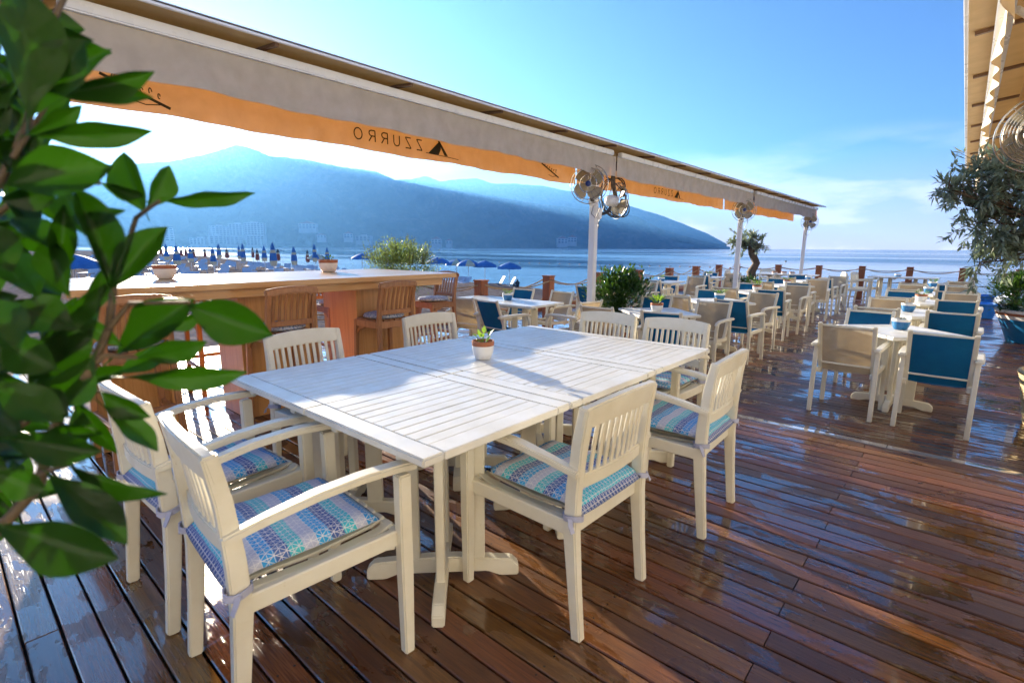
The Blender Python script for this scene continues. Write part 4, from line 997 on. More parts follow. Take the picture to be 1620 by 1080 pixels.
# ------------------------------------------------------------------ plants
def shrub(name, label, loc, n, rad, L, w, mat, pot=None, stems=9, spiky=0, group=None, zc=None, flat=1.0):
    t = thing(name, label, 'shrub', loc, rv(0, 6), group); base = 0
    if pot:
        r, h, mt = pot; MB().lathe([(r*.72, 0), (r*.76, .01), (r, h*.93), (r*1.05, h*.94), (r*1.05, h), (r*.93, h), (r*.9, h*.88), (r*.02, h*.88)], 28).obj('pot', mt, t, 0, 40); base = h*.88
        MB().lathe([(r*.89, h*.885), (r*.02, h*.93)], 20).obj('soil', 'soil', t, 0, 40)
    zc = zc if zc is not None else base+rad[2]*.9
    m = MB(); st = MB(); tips = []
    for i in range(stems):
        a = rv(0, 6.28); rr_ = rv(.2, .8); p = Vector((math.cos(a)*rad[0]*rr_, math.sin(a)*rad[1]*rr_, zc+rad[2]*rv(-.1, .7)))
        st.tube([(math.cos(a)*.03, math.sin(a)*.03, base), (p.x*.4, p.y*.4, (base+p.z)*.5), p], [.012, .008, .004], 5); tips.append(p)
    cl_ = []
    for i in range(max(10, n//60)):
        d = Vector((rv(-1, 1), rv(-1, 1), rv(-1, 1))); d = d.normalized()*(rv(.45, 1)**.6)
        cl_.append(Vector((d.x*rad[0], d.y*rad[1], zc+d.z*rad[2])))
    if spiky:
        for i in range(spiky):
            a = rv(0, 6.28); rr_ = math.sqrt(rv(0, .8)); b = Vector((math.cos(a)*rad[0]*rr_, math.sin(a)*rad[1]*rr_, zc+rad[2]*.2))
            e = b+Vector((math.cos(a)*.12*rr_, math.sin(a)*.12*rr_, rad[2]*rv(.7, 1.5)*(1-.35*rr_)))
            st.tube([b, e], [.004, .0015], 4, False)
            for k in range(16):
                u = rv(.1, 1); aa = rv(0, 6.28); leaf_quad(m, b.lerp(e, u), (math.cos(aa), math.sin(aa), rv(.2, 1.2)), (0, 0, 1), L*rv(.6, 1.1), w*rv(.7, 1.1))
    for i in range(n):
        c = random.choice(cl_); p = c+Vector((random.gauss(0, 1)*rad[0]*.16, random.gauss(0, 1)*rad[1]*.16, random.gauss(0, 1)*rad[2]*.16))
        d = (p-Vector((0, 0, zc-rad[2]*.5))); d = d.normalized()+Vector((rv(-.7, .7), rv(-.7, .7), rv(-.2, .7)))
        leaf_quad(m, p, d, (rv(-.3, .3), rv(-.3, .3), 1), L*rv(.65, 1.2), w*rv(.7, 1.15))
    st.obj('stem', 'green_stem', t, 0, 50); m.obj('foliage', mat, t, 0, 60, False)
    return t
shrub('shrub', 'loose feathery green bush rising behind the far end of the bar', (-6.35, 4.72, LOW), 9000, (.50, .50, .34), .05, .017, 'leaf_bush', (.30, .62, 'terracotta'), 12, 70, None, 1.18)
shrub('shrub', 'dense dark glossy shrub at the foot of the nearest awning pole', (-3.62, 6.55, LOW), 3600, (.44, .34, .36), .08, .036, 'leaf_dark', (.26, .42, 'terracotta'), 10, 0, None, .80)
shrub('shrub', 'dense dark shrub below the small olive tree at the middle pole', (-4.35, 15.0, LOW), 2200, (.62, .45, .34), .09, .04, 'leaf_dark', (.34, .3, 'terracotta'), 10, 0, None, .36)
shrub('shrub', 'round glossy green shrub growing in the big blue planter at right', (1.02, 11.9, LOW), 7000, (.62, .56, .33), .075, .036, 'leaf_dark', None, 12, 0, None, .80)
# big blue planter with white and brown bands
t = thing('planter', 'large bright blue round planter with white and brown bands at the right', 'planter', (1.05, 11.9, LOW))
MB().lathe([(.34, 0), (.36, .008), (.50, .37), (.512, .385)], 40).obj('bowl', 'big_pot_blue', t, 0, 40)
MB().lathe([(.515, .386), (.535, .43), (.538, .445)], 40).obj('white_band', 'pot_white', t, 0, 40)
MB().lathe([(.54, .446), (.556, .49)], 40).obj('brown_band', 'terracotta', t, 0, 40)
MB().lathe([(.558, .491), (.575, .535), (.56, .54), (.53, .53), (.50, .46), (.02, .46)], 40).obj('rim', 'pot_white', t, 0, 40)
MB().lathe([(.49, .462), (.02, .50)], 24).obj('soil', 'soil', t, 0, 40)
# rope basket
t = thing('rope_planter', 'coiled rope basket planter with low green herb cut by the right edge', 'planter', (.84, 6.2, LOW)); 
n = 20
for k in range(n):
    u = k/(n-1); MB().ring((0, 0, .014+k*.0222), .27+.075*u+.004*math.sin(k*2.1), .0135, (0, 0, 1), 44, 6).obj('rope_coil', 'basket_fibre', t, 0, 60)
MB().ring((0, 0, .014+n*.0222+.006), .353, .02, (0, 0, 1), 44, 8).obj('rim_coil', 'basket_fibre', t, 0, 60)
MB().lathe([(.24, .01), (.31, .40), (.02, .42)], 24).obj('soil', 'soil', t, 0, 40)
m = MB()
for i in range(2600):
    a = rv(0, 6.28); r_ = .33*math.sqrt(rv(0, 1)); z = .41+rv(0, .10)*(1.1-r_/.36)
    leaf_quad(m, (math.cos(a)*r_, math.sin(a)*r_, z), (rv(-1, 1), rv(-1, 1), rv(.1, 1)), (0, 0, 1), rv(.012, .024), .011)
m.obj('foliage', 'leaf_bright', t, 0, 60, False)
def olive(name, label, loc, trunk, clusters, nleaf, L, w, sig, pot=None, rb=.012, cat='tree'):
    t = thing(name, label, cat, loc); o = Vector(loc)
    tr = MB(); tr.tube([p for p, r_ in trunk], [r_ for p, r_ in trunk], 10); tr.obj('trunk', 'bark', t, 0, 60)
    br = MB(); m = MB(); top = Vector(trunk[-1][0])
    for c in clusters:
        c = Vector(c)-o; st = Vector(random.choice(trunk[-2:])[0]); mid = (st+c)/2+Vector((rv(-.05, .05), rv(-.05, .05), rv(0, .1)))
        br.tube([st, mid, c], [rb*1.4, rb, rb*.4], 6)
        tw = []
        for k in range(9):
            d = Vector((random.gauss(0, 1), random.gauss(0, 1), random.gauss(0, .8)+.15)); e = c+d*sig; br.tube([c.lerp(mid, rv(0, .4)), (c+e)/2+Vector((0, 0, .02)), e], [rb*.4, rb*.25, rb*.1], 4, False); tw.append((c, e))
        for k in range(nleaf):
            a, e = random.choice(tw); p = a.lerp(e, rv(.15, 1.05)); d = (e-a).normalized()+Vector((rv(-.9, .9), rv(-.9, .9), rv(-.6, .9)))
            leaf_quad(m, p+Vector((rv(-1, 1), rv(-1, 1), rv(-1, 1)))*sig*.12, d, (rv(-.5, .5), rv(-.5, .5), 1), L*rv(.7, 1.2), w*rv(.8, 1.2), .15, .1)
    br.obj('branches', 'bark', t, 0, 60); m.obj('crown', 'leaf_olive', t, 0, 60, False)
    if pot:
        r_, h, mt = pot; MB().lathe([(r_*.7, 0), (r_*.74, .01), (r_, h*.93), (r_*1.06, h*.94), (r_*1.06, h), (r_*.93, h), (r_*.9, h*.85), (r_*.02, h*.85)], 28).obj('pot', mt, t, 0, 40)
    return t
cl_ = [at_y(x, y, yy) for x, y, yy in [(1500, 298, 4.7), (1520, 300, 4.9), (1527, 325, 4.8), (1535, 285, 4.9), (1560, 275, 4.8), (1555, 310, 4.7), (1565, 340, 4.9), (1545, 352, 4.8), (1590, 270, 4.7), (1585, 300, 5.0), (1590, 335, 4.8), (1580, 365, 4.7), (1560, 385, 4.9), (1600, 385, 4.8), (1620, 265, 4.9), (1615, 300, 4.7), (1625, 335, 4.9), (1620, 375, 4.8), (1640, 290, 5.0), (1650, 330, 4.7), (1650, 370, 4.9), (1680, 300, 4.8), (1690, 350, 5.0), (1545, 415, 4.8), (1720, 320, 4.9), (1600, 405, 4.9), (1632, 400, 4.7)]]
olive('olive_tree', 'grey-green olive tree leaning in from the right edge below the awning', (.98, 4.95, LOW), [((0, 0, .3), .045), ((-.02, .01, .7), .038), ((.03, -.02, 1.05), .034), ((-.08, -.03, 1.35), .028), ((-.22, -.05, 1.55), .02)], cl_, 270, .068, .0165, .105, (.3, .42, 'terracotta'), .009)
cl2 = [at_y(x, y, yy) for x, y, yy in [(1160, 384, 15.4), (1172, 378, 15.6), (1180, 390, 15.5), (1190, 376, 15.5), (1187, 385, 15.3), (1198, 384, 15.6), (1203, 391, 15.5), (1170, 391, 15.4)]]
olive('olive_tree', 'small gnarled olive tree with bare twisted trunk beside the middle pole', (-4.5, 15.5, LOW), [((0, 0, 0), .13), ((.05, 0, .45), .11), ((-.02, 0, .85), .125), ((.10, 0, 1.1), .10), ((-.04, 0, 1.38), .10), ((-.10, 0, 1.6), .07)], cl2, 260, .11, .034, .15, None, .03)
t = thing('planter', 'terracotta planter of the small olive tree at the middle pole', 'planter', (-4.5, 15.6, LOW)); MB().lathe([(.30, 0), (.32, .02), (.36, .02), (.40, .33), (.42, .34), (.42, .38), (.36, .38), (.34, .30), (.02, .30)], 24).obj('bowl', 'terracotta', t, 0, 40)

# foreground shrub: broad glossy leaves hanging in from the left, half a metre from the lens
fg = thing('broadleaf_shrub', 'big out-of-focus glossy-leaved shrub filling the left edge of the foreground', 'shrub', (-1.0, -.10, 0))
fo = Vector(fg.location)
def leaf_mesh(var):
    rnd = random.Random(var); nL, nW = 12, 8; g = []; curl = rnd.uniform(.05, .3); bend = rnd.uniform(-.10, .22); tw = rnd.uniform(-.25, .25); pk = rnd.uniform(.5, .64)
    for i in range(nL+1):
        u = i/nL; w = (math.sin(math.pi*u**(math.log(.5)/math.log(pk)))**.95)*.5 if 0 < u < 1 else 0
        w = max(w, .012); r_ = []
        for j in range(nW+1):
            v = -1+2*j/nW; y = v*w; z = abs(v)**1.3*w*curl*1.3-bend*(u-.3)**2+.018*math.sin(u*14+var)*abs(v)
            a = tw*(u-.5); r_.append((u, y*math.cos(a)-z*math.sin(a), y*math.sin(a)+z*math.cos(a)))
        g.append(r_)
    m = MB().sheet(g, .006)
    m.tube([(-.13, 0, -.012), (-.05, 0, -.004), (.02, 0, -.002), (.5, 0, -.006-bend*.04), (.9, 0, -.006-bend*.36)], [.016, .014, .012, .008, .003], 6)
    return m.mesh('leaf', 'leaf_big', 0, 60)
LM = [leaf_mesh(i) for i in range(7)]
def fleaf(b, e, d0, d1, wpx, roll=0, k=None):
    A = at_depth(b[0], b[1], d0); B = at_depth(e[0], e[1], d1); ax = (B-A); L = ax.length; ax.normalize()
    view = ((A+B)/2-CAMP).normalized(); n = (-view-ax*(-view).dot(ax)).normalized()
    q = Matrix.Rotation(roll, 3, ax); n = q@n; y = n.cross(ax).normalized()
    dm = (d0+d1)/2; w = .82*wpx/FPX*dm/max(.6, abs(math.cos(roll)))
    o = put('leaf', LM[k if k is not None else random.randrange(7)], fg)
    M = Matrix((ax*L, y*w, n*L)).transposed().to_4x4(); M.translation = A-fo; o.matrix_local = M
FL = [((296, 482), (430, 531), .56, .58, 84, .2), ((178, 566), (300, 474), .58, .56, 74, -.4), ((236, 521), (322, 497), .58, .60, 30, .7), ((214, 567), (326, 543), .58, .58, 46, .5), ((198, 597), (389, 592), .57, .59, 46, .5), ((185, 590), (285, 553), .6, .62, 40, -.6),
      ((252, 318), (404, 303), .66, .68, 30, .6), ((230, 336), (188, 236), .60, .60, 58, -.5), ((232, 330), (272, 262), .6, .62, 44, .5), ((158, 288), (230, 311), .58, .6, 26, .7), ((178, 455), (263, 354), .52, .55, 60, -.3), ((176, 458), (124, 290), .50, .50, 62, .4), ((142, 380), (96, 298), .52, .54, 44, -.5),
      ((45, 185), (50, -20), .45, .46, 105, .3), ((40, 190), (130, 60), .46, .48, 80, -.3), ((85, 150), (246, 117), .50, .53, 46, .4), ((80, 150), (238, 150), .52, .54, 40, -.5), ((38, 216), (132, 168), .5, .52, 34, .5), ((55, 214), (243, 206), .5, .53, 50, .4), ((8, 292), (176, 262), .47, .50, 92, -.3), ((0, 318), (95, 300), .48, .5, 46, .4),
      ((-20, 826), (182, 886), .42, .44, 95, .3), ((72, 745), (203, 858), .47, .48, 70, -.3), ((108, 736), (262, 786), .50, .54, 34, .6), ((-10, 690), (158, 716), .45, .47, 66, .3), ((-10, 606), (102, 668), .46, .48, 72, -.3), ((152, 556), (103, 645), .52, .52, 72, .2), ((158, 618), (236, 662), .56, .58, 40, .5), ((162, 640), (252, 712), .56, .58, 42, -.5), ((-20, 745), (70, 775), .46, .47, 60, .4),
      ((60, 470), (15, 400), .5, .52, 70, .2), ((110, 470), (70, 372), .5, .5, 55, -.3), ((120, 520), (25, 480), .5, .48, 80, .3), ((140, 500), (170, 420), .56, .56, 36, .2), ((90, 585), (0, 540), .5, .48, 75, -.2), ((60, 600), (145, 520), .52, .54, 60, .4), ((30, 560), (-30, 470), .46, .46, 90, .1), ((20, 430), (-40, 350), .48, .48, 80, .3), ((90, 400), (20, 340), .5, .5, 50, .6), ((110, 660), (30, 620), .5, .48, 60, .4), ((40, 700), (-30, 640), .47, .47, 70, -.4), ((130, 345), (185, 395), .6, .6, 40, .4), ((95, 560), (160, 480), .55, .55, 50, -.4)]
for f in FL: fleaf(f[0], f[1], f[2], f[3], f[4], f[5])
for i in range(60):
    x, y = rv(-120, 120), rv(-40, 800)
    if 360 < y < 400 and x > 10: continue
    if x > 60 and (y < 330 or y > 640): x -= 120
    a = rv(-2.6, 2.6); L = rv(80, 135); d = rv(.50, .66); fleaf((x, y), (x+L*math.cos(a), y+L*math.sin(a)), d, d+rv(-.03, .03), rv(28, 50), rv(-.8, .8))
for i in range(46):
    x, y = rv(-110, 95), rv(330, 800)
    if y < 410 and x > 0: x -= 90
    a = rv(-2.8, 2.8); L = rv(80, 130); d = rv(.56, .80); fleaf((x, y), (x+L*math.cos(a), y+L*math.sin(a)), d, d+rv(-.04, .04), rv(30, 56), rv(-.9, .9))
for i in range(18):
    x, y = rv(-110, 40), rv(-60, 320); a = rv(-2.8, 2.8); L = rv(80, 120); d = rv(.52, .70); fleaf((x, y), (x+L*math.cos(a), y+L*math.sin(a)), d, d+rv(-.04, .04), rv(34, 60), rv(-.9, .9))
for pts_, r0, r1 in [([(-60, 900), (60, 770), (100, 630), (140, 592), (172, 520), (180, 455), (160, 400)], .0065, .003), ([(-80, 760), (0, 695), (90, 632), (165, 562), (215, 565)], .005, .0025), ([(172, 520), (205, 480), (300, 478)], .003, .002), ([(-80, 420), (0, 335), (60, 288), (158, 290)], .004, .002), ([(180, 455), (215, 345), (232, 332), (252, 318)], .003, .0018), ([(-60, 400), (20, 250), (45, 190), (70, 60), (105, -10)], .005, .003), ([(20, 250), (85, 150)], .003, .002), ([(-60, 800), (30, 760), (75, 745), (110, 735)], .004, .002), ([(100, 630), (160, 618)], .003, .002)]:
    MB().tube([at_depth(x, y, .54+.02*math.sin(i*1.7))-fo for i, (x, y) in enumerate(pts_)], [r0+(r1-r0)*i/(len(pts_)-1) for i in range(len(pts_))], 7).obj('branch', 'green_stem', fg, 0, 60)
for (x, y) in ((-60, 900), (-80, 760), (-80, 420), (-60, 400), (-60, 800)):
    p = at_depth(x, y, .54)-fo; MB().tube([p, p*.5+Vector((-.08, -.05, .35)), (rv(-.04, .04), rv(-.04, .04), .45)], [.006, .009, .012], 7).obj('branch', 'green_stem', fg, 0, 60)
t = thing('planter', 'pale planter of the foreground shrub at the left edge', 'planter', tuple(fo)); MB().lathe([(.16, 0), (.165, .01), (.21, .44), (.225, .45), (.225, .49), (.2, .49), (.19, .42), (.01, .42)], 28).obj('bowl', 'pot_white', t, 0, 40)
MB().lathe([(.188, .425), (.01, .44)], 20).obj('soil', 'soil', t, 0, 40)

# ------------------------------------------------------------------ beach
def closed_umbrella(label, cols, loc):
    t = thing('beach_umbrella', label, 'umbrella', loc, rv(0, 6), 'closed beach umbrellas')
    MB().tube([(0, 0, 0), (0, 0, 2.2)], .025, 8).obj('pole', 'pole_white', t, 0, 50)
    zs = [2.16, 1.93, 1.78, 1.62, 1.46, 1.2, .92]; rs = [.03, .13, .16, .19, .21, .25, .20]
    for k in range(len(zs)-1):
        n = 16; vs = []; fs = []
        for (r_, z) in ((rs[k], zs[k]), (rs[k+1], zs[k+1])):
            for i in range(n): q = r_*(1 if i % 2 else .72); vs.append((math.cos(2*math.pi*i/n)*q, math.sin(2*math.pi*i/n)*q, z))
        for i in range(n): fs.append((i, (i+1) % n, n+(i+1) % n, n+i))
        if k == 0: fs.append(tuple(range(n)))
        if k == len(zs)-2: fs.append(tuple(range(n, 2*n)))
        MB().add(vs, fs).obj('panel_band', cols[k % len(cols)], t, 0, 60)
    MB().lathe([(.03, 2.16), (.02, 2.2), (.005, 2.26)], 8).obj('finial', cols[0], t, 0, 40)
    return freeze(t)
def open_umbrella(label, cols, loc):
    t = thing('beach_umbrella', label, 'umbrella', loc, rv(0, 6), 'open beach umbrellas'); n = 16
    MB().tube([(0, 0, 0), (0, 0, 2.15)], .022, 8).obj('pole', 'pole_white', t, 0, 50)
    prof = [(.05, 2.22), (.4, 2.13), (.75, 1.98), (1.05, 1.80), (1.06, 1.66)]
    for k in range(8):
        g = [[(math.cos(2*math.pi*(k+j/4)/8)*r_, math.sin(2*math.pi*(k+j/4)/8)*r_, z-(.03*math.sin(math.pi*j/4)*r_)) for j in range(5)] for r_, z in prof]
        MB().sheet(g, .004).obj('canopy_panel', cols[k % len(cols)], t, 0, 60)
    MB().lathe([(.05, 2.2), (.04, 2.26), (.01, 2.3)], 8).obj('finial', cols[0], t, 0, 40)
    for k in range(8): a = 2*math.pi*k/8; MB().tube([(0, 0, 2.18), (math.cos(a)*1.04, math.sin(a)*1.04, 1.79)], .008, 4).obj('rib', 'pole_white', t, 0, 50)
    return freeze(t)
def sunbed(label, mat, loc, rz, raise_=.55):
    t = thing('sun_lounger', label, 'lounger', loc, rz, 'sun loungers on the beach')
    MB().b2(-.3, .3, -.95, .35, .28, .33).obj('bed', mat, t, .01)
    a = raise_; MB().bar((0, .35, .32), (0, .35+.7*math.cos(a), .32+.7*math.sin(a)), .58, .045).obj('backrest', mat, t, .01)
    for sx in (-.25, .25):
        for sy in (-.8, .3): MB().b2(sx-.025, sx+.025, sy-.025, sy+.025, 0, .279).obj('leg', mat, t)
    return freeze(t)
def beach_at(px_, d):
    r = ray(px_, 391); q = CAMP+r*d; return (q.x, q.y, beach_z(q.x, q.y)-.02)
BL = ['umbrella_blue', 'umbrella_blue', 'umbrella_cream', 'umbrella_blue', 'umbrella_cream', 'umbrella_blue']
BL = ['umbrella_blue', 'umbrella_blue', 'umbrella_cream', 'umbrella_blue', 'umbrella_blue', 'umbrella_cream']
RD = ['umbrella_dark', 'umbrella_dark', 'umbrella_cream', 'umbrella_red', 'umbrella_red', 'umbrella_red']
blue = [(241, 55), (262, 42), (278, 33), (300, 42), (335.5, 34), (345.5, 48), (377.5, 48), (383.5, 38), (417, 42), (431, 30), (464, 34), (497, 40), (517, 50)]
red = [(227, 75), (254, 82), (286, 84), (293, 78), (305, 66), (323, 82), (358, 76), (399, 88), (406, 70), (439, 72), (485.5, 70)]
nm = ['%s from the left' % s for s in ('first', 'second', 'third', 'fourth', 'fifth', 'sixth', 'seventh', 'eighth', 'ninth', 'tenth', 'eleventh', 'twelfth', 'thirteenth')]
def fit(o, px_, d, topy):
    # scale a closed umbrella so that its tip stands where the row's tips stand
    pass
u0 = None
for i, (x, d) in enumerate(blue):
    lab = 'closed blue and cream striped beach umbrella, %s' % nm[i]; l = beach_at(x, d)
    h = (CAMZ+.1+rv(-.1, .25)-l[2])/2.26
    if u0 is None: u0 = closed_umbrella(lab, BL, l); u0.scale = (.85, .85, h)
    else: clone(u0, l, rv(0, 6), lab, 'closed beach umbrellas', (rv(.72, .95),)*2+(h*rv(.94, 1.03),))
u1 = None
for i, (x, d) in enumerate(red):
    lab = 'closed red and dark beach umbrella in the far rows, %s' % nm[i]; l = beach_at(x, d); h = (CAMZ-.1+rv(-.3, .1)-l[2])/2.26
    if u1 is None: u1 = closed_umbrella(lab, RD, l); u1.scale = (1.3, 1.3, h)
    else: clone(u1, l, rv(0, 6), lab, 'closed beach umbrellas', (rv(1.0, 1.25),)*2+(h*rv(.9, 1.05),))
op = [(692, 46, 'umbrella_blue'), (722, 48, 'mix'), (741, 46, 'mix2'), (767, 46, 'umbrella_blue'), (806, 45, 'umbrella_blue'), (572, 52, 'umbrella_blue'), (486+14, 62, 'mix')]
on = ['just right of the feathery bush', 'second from the bush, cream and blue', 'third from the bush, overlapping its neighbour', 'over empty water, second from the right', 'rightmost, over the navy loungers', 'left of the feathery bush', 'far off, above the bar top']
pro = {}
for (x, d, c), w in zip(op, on):
    cols = {'mix': ['umbrella_cream', 'umbrella_blue'], 'mix2': ['umbrella_blue', 'umbrella_cream', 'umbrella_blue', 'umbrella_blue']}.get(c, [c])
    r = ray(x, 391); q = CAMP+r*d; z = beach_z(q.x, q.y); lab = 'open blue beach umbrella, '+w; s = .95
    lab = ' '.join(lab.split()[:16])
    if c not in pro: pro[c] = open_umbrella(lab, cols, (q.x, q.y, max(z, -2.45)-.02)); o = pro[c]
    else: o = clone(pro[c], (q.x, q.y, max(z, -2.45)-.02), rv(0, 6), lab, 'open beach umbrellas')
# two nearer open umbrellas at the far left behind the leaves
for (x, d, w) in ((40, 17, 'nearest at the far left behind the leaves'), (112, 21, 'second nearest at the far left behind the leaves')):
    l = beach_at(x, d); clone(pro['mix2'], (l[0], l[1], l[2]-.45), rv(0, 6), 'open blue and cream beach umbrella, '+w, 'open beach umbrellas', 1.0)
# loungers
lw = None; k = 0
rows_ = []
for d in (24, 29, 34, 40, 47, 56, 67, 80):
    x = 130+rv(0, 20)
    while x < 545:
        q = beach_at(x, d+rv(-1.2, 1.2))
        if q[2] > -2.38: rows_.append((x, d, q))
        x += 2.3*FPX/d*rv(.55, 1.2)
for i, (x, d, q) in enumerate(rows_[:120]):
    lab = 'white sun lounger in the beach row about %d metres beyond the bar' % (d-5)
    a = R(60+rv(-12, 12))
    if lw is None: lw = sunbed(lab, 'bed_white', q, a); lw['group'] = 'white sun loungers in the beach rows'
    else: clone(lw, q, a, lab, 'white sun loungers in the beach rows')
lab = 'navy sun lounger with raised back under the rightmost umbrella'
r = CAMP+ray(786, 391)*44; ln_ = sunbed(lab+', left one', 'navy_plastic', (r.x, r.y, beach_z(r.x, r.y)-.02), R(-30), 1.05); ln_['group'] = 'navy loungers near the water'
r = CAMP+ray(803, 391)*44; clone(ln_, (r.x, r.y, beach_z(r.x, r.y)-.02), R(-34), lab+', right one', 'navy loungers near the water')
for i, (x, d) in enumerate(((715, 40), (724, 40), (733, 40))):
    r = CAMP+ray(x, 391)*d; clone(lw, (r.x, r.y, beach_z(r.x, r.y)-.02), R(20), 'white sun lounger under the open umbrellas, %s of three' % ('left', 'middle', 'right')[i], 'white loungers near the water')
# a person sitting on the beach beside the navy loungers
def person(label, loc, rz, joints, edges, radii, mats, head, sc=1.0):
    t = thing('person', label, 'person', loc, rz)
    me = bpy.data.meshes.new('body'); me.from_pydata(joints, edges, []); o = put('body', me, t)
    md = o.modifiers.new('skin', 'SKIN')
    for i, v in enumerate(me.skin_vertices[0].data): v.radius = (radii[i], radii[i]); v.use_root = (i == 0)
    o.modifiers.new('sub', 'SUBSURF').levels = 1; me.materials.append(MATS[mats]); return t
r = CAMP+ray(819, 391)*43.5
J = [(0, 0, .12), (0, -.03, .35), (0, -.02, .58), (0, .02, .68), (0, .05, .82), (.1, .03, .12), (.14, .42, .38), (.13, .62, .06), (-.1, .03, .12), (-.14, .42, .38), (-.13, .62, .06), (.19, 0, .55), (.25, .18, .40), (.18, .38, .38), (-.19, 0, .55), (-.25, .18, .40), (-.18, .38, .38), (.14, .72, .03), (-.14, .72, .03)]
E_ = [(0, 1), (1, 2), (2, 3), (3, 4), (0, 5), (5, 6), (6, 7), (7, 17), (0, 8), (8, 9), (9, 10), (10, 18), (2, 11), (11, 12), (12, 13), (2, 14), (14, 15), (15, 16)]
RR = [.14, .14, .15, .06, .11, .09, .07, .05, .09, .07, .05, .06, .05, .04, .06, .05, .04, .045, .045]
person('person in dark clothes sitting on the pebbles beside the navy loungers', (r.x, r.y, beach_z(r.x, r.y)-.02), R(70), J, E_, RR, 'shirt_dark', None)
J2 = [(0, 0, .9), (0, 0, 1.15), (0, 0, 1.38), (0, 0, 1.5), (0, .02, 1.64), (.09, 0, .86), (.1, .02, .45), (.1, 0, .06), (-.09, 0, .86), (-.1, .02, .45), (-.1, 0, .06), (.19, 0, 1.36), (.24, .05, 1.1), (.2, .18, .92), (-.19, 0, 1.36), (-.24, .05, 1.1), (-.2, .18, .92), (.1, .14, .03), (-.1, .14, .03)]
pp = at_depth(1557, 430, 24); 
# jetty beyond the sea front with a white tent, the far person stands on it
jt = MB().b2(.2, 9, 24.0, 30.0, -2.9, -.62).obj('jetty', 'concrete', None, .03); tag(jt, kind='structure')
q = at_z(1556, 445, -.62); q = CAMP+ray(1556, 430)*20.5
person('person in dark clothes wading waist-deep in the sea at the far right', tuple(CAMP+ray(1556, 391)*105+Vector((0, 0, -4.7))), R(120), J2, E_, RR, 'shirt_dark', None)
t = thing('beach_tent', 'white sloping canvas tent on the jetty at the right', 'tent', (3.4, 27.2, -.62))
MB().prism([(-2.3, .05), (-.1, 2.1), (.1, 2.1), (2.3, .9), (2.3, .05)], -1.2, 1.2, lambda a, b, h: Vector((a, h, b))).obj('canvas', 'boat_white', t, .03)
MB().tube([(-.1, -1.25, 2.12), (-.1, 1.25, 2.12)], .03, 8).obj('ridge_pole', 'pole_white', t)
# blue tubs stacked on the lower deck
for i, (x, y, z) in enumerate(((.42, 15.5, LOW), (.45, 18.3, LOW))):
    t = thing('plastic_tub', 'bright blue plastic tub on the deck, %s one by the blue planter' % ('nearer', 'farther')[i], 'tub', (x, y, z), 0, 'blue tubs')
    MB().lathe([(.20, 0), (.22, .01), (.27, .30), (.295, .31), (.295, .335), (.265, .335), (.25, .30), (.21, .03), (.01, .03)], 24).obj('shell', 'bright_blue', t, 0, 40)
    MB().ring((0, 0, .32), .285, .015, (0, 0, 1), 28, 6).obj('rim', 'bright_blue', t, 0, 60)
# boats and the buoy line
def boat(label, loc, rz, L, cabin):
    t = thing('motor_boat', label, 'boat', loc, rz); g = []
    for i in range(9):
        u = i/8; w = L*.16*(1-max(0, u-.45)**2*3.0); w = max(w, .03)
        g.append([(L*(u-.5), -w, .55+.35*u*u), (L*(u-.5), -w*.8, 0), (L*(u-.5), 0, -.3), (L*(u-.5), w*.8, 0), (L*(u-.5), w, .55+.35*u*u)])
    MB().sheet(g, .05).obj('hull', 'boat_white', t, 0, 40)
    MB().b2(-L*.3, L*.15, -L*.1, L*.1, .3, .3+cabin).obj('cabin', 'boat_white', t, .05); MB().b2(-L*.28, L*.152, -L*.102, L*.102, .45+cabin*.2, .3+cabin*.75).obj('window_strip', 'window_dark', t, .01)
    MB().b2(-L*.34, L*.2, -L*.12, L*.12, .31+cabin, .36+cabin).obj('cabin_roof', 'boat_white', t, .02)
p = at_z(505, 411, -2.5); boat('white motor boat on the water above the bar top', (p.x, p.y, -2.5), R(20), 7, 1.1)
p = at_z(440, 396.5, -2.5); boat('small white boat far out before the town', (p.x, p.y, -2.5), R(60), 8, 1.0)
p = at_z(1243, 414, -2.5)
t = thing('mooring_buoy', 'small dark mooring buoy floating left of the last pole', 'buoy', (p.x, p.y, -2.5)); MB().lathe([(.02, -.2), (.25, -.1), (.3, .1), (.2, .3), (.03, .36)], 12).obj('float', 'dark_metal', t, 0, 50)
bl = thing('buoy_line', 'line of small floats marking off the bathing area across the water', 'buoys', tuple(at_z(1000, 421, -2.5)))
b0 = Vector(bl.location)
bm_ = MB().lathe([(.03, -.16), (.16, -.1), (.18, .04), (.10, .14), (.02, .16)], 10).mesh('float', 'terracotta', 0, 50)
for i in range(30):
    u = i/29; p = at_z(790+u*460, 415+u*11+rv(-.15, .15), -2.5); put('float', bm_, bl, p-b0)
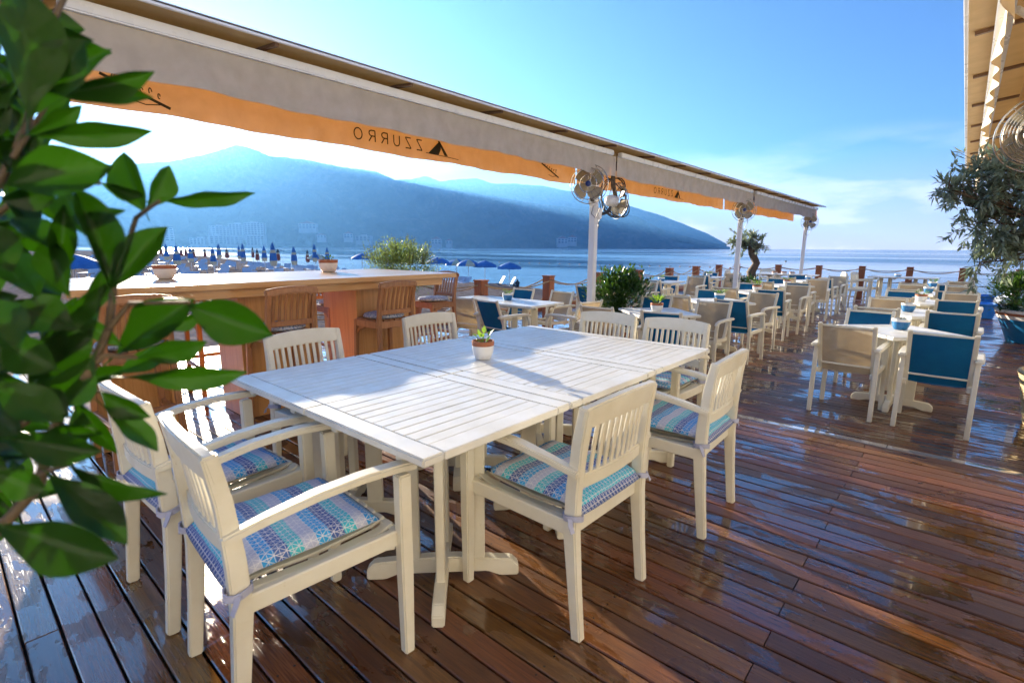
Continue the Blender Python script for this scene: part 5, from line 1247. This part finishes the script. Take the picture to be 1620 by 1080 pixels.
# ------------------------------------------------------------------ town under the mountain
def building(label, px_, top, bot, wpx, d, floors, win, roof=None):
    r = ray(px_, 391); h_ = Vector((r.x, r.y, 0)); base = CAMP+r*d; W = wpx/FPX*d; Hh = (bot-top)/FPX*d; z0 = (391-bot)/FPX*d-2.0
    t = thing('apartment_building', label, 'building', (base.x, base.y, z0), math.atan2(r.y, r.x)-math.pi/2+rv(-.35, .35))
    D = max(12, W*.5)
    MB().b2(-W/2, W/2, 0, D, -25, Hh).obj('wall', 'concrete', t)
    fh_ = Hh/floors
    for k in range(floors):
        MB().b2(-W/2-.8, W/2+.8, -1.6, D+.8, k*fh_+fh_*.86, k*fh_+fh_*.97).obj('balcony', 'boat_white', t)
        for j in range(win):
            x = -W/2+(j+.5)*W/win; MB().b2(x-W/win*.3, x+W/win*.3, -.12, .3, k*fh_+fh_*.12, k*fh_+fh_*.78).obj('window', 'window_dark', t)
    if roof: MB().prism([(-W/2-1, Hh), (0, Hh+fh_*1.2), (W/2+1, Hh)], -1, D+1, lambda a, b, k: Vector((a, k, b))).obj('roof', 'roof_tile', t)
    else: MB().b2(-W*.18, W*.18, D*.3, D*.6, Hh*1.0001, Hh+fh_*.8).obj('stair_head', 'concrete', t)
    return t
BD = [(42, 338, 376, 34, 1500, 11, 5, 'tall slab tower at the far left under the mountain'), (88, 349, 377, 34, 1450, 8, 5, 'stepped white apartment block right of the slab tower'), (262, 362, 382, 26, 2300, 6, 4, 'pale block above the left umbrellas'), (352, 359, 374, 26, 2500, 5, 5, 'pale hotel wing left of the big hotel'), (378, 356, 373, 24, 2550, 6, 5, 'big hotel on the slope, left wing'), (404, 354, 372, 28, 2550, 6, 6, 'big hotel on the slope, right wing'), (347, 374, 386, 26, 2350, 4, 4, 'lower hotel by the shore, left part'), (372, 375, 387, 24, 2350, 4, 4, 'lower hotel by the shore, middle part'), (405, 374, 388, 26, 2350, 5, 5, 'lower hotel by the shore, right part'), (318, 378, 387, 30, 2350, 3, 6, 'long low block by the shore left of the hotel'), (488, 355, 362, 26, 2800, 2, 5, 'low white house row up the slope'), (510, 372, 376, 14, 2700, 2, 3, 'small white house above the shore, left'), (552, 370, 376, 14, 2750, 2, 3, 'small white house above the shore, right'), (575, 373, 380, 24, 2800, 3, 4, 'low white block left of the feathery bush'), (690, 378, 385, 16, 2900, 2, 3, 'small pale house right of the feathery bush'), (710, 380, 385, 10, 2900, 2, 2, 'tiny pale house near the waterline'), (890, 376, 383, 16, 3100, 2, 3, 'pale house below the fans, left'), (905, 374, 381, 14, 3100, 2, 3, 'pale house below the fans, right'), (610, 381, 387, 18, 2850, 2, 4, 'shoreline house hidden in part by the bush')]
for (x, a, b, w, d, f, wi, lab) in BD: building(lab, x, a, b, w, d, f, wi, f <= 2)

# ------------------------------------------------------------------ morning haze over the bay
hz = MB().b2(-6400, 6400, -6400, 6400, -12, 960).obj('haze', None, None, 0, 0); tag(hz, kind='stuff')
m = bpy.data.materials.new('haze_air'); m.use_nodes = True; nt = m.node_tree; nt.nodes.clear()
pv = N(nt, 'ShaderNodeVolumePrincipled'); pv.inputs['Color'].default_value = (.18, .49, 1, 1); pv.inputs['Density'].default_value = 1.2e-4; pv.inputs['Anisotropy'].default_value = .5
ou = N(nt, 'ShaderNodeOutputMaterial'); nt.links.new(pv.outputs[0], ou.inputs['Volume']); hz.data.materials.append(m)
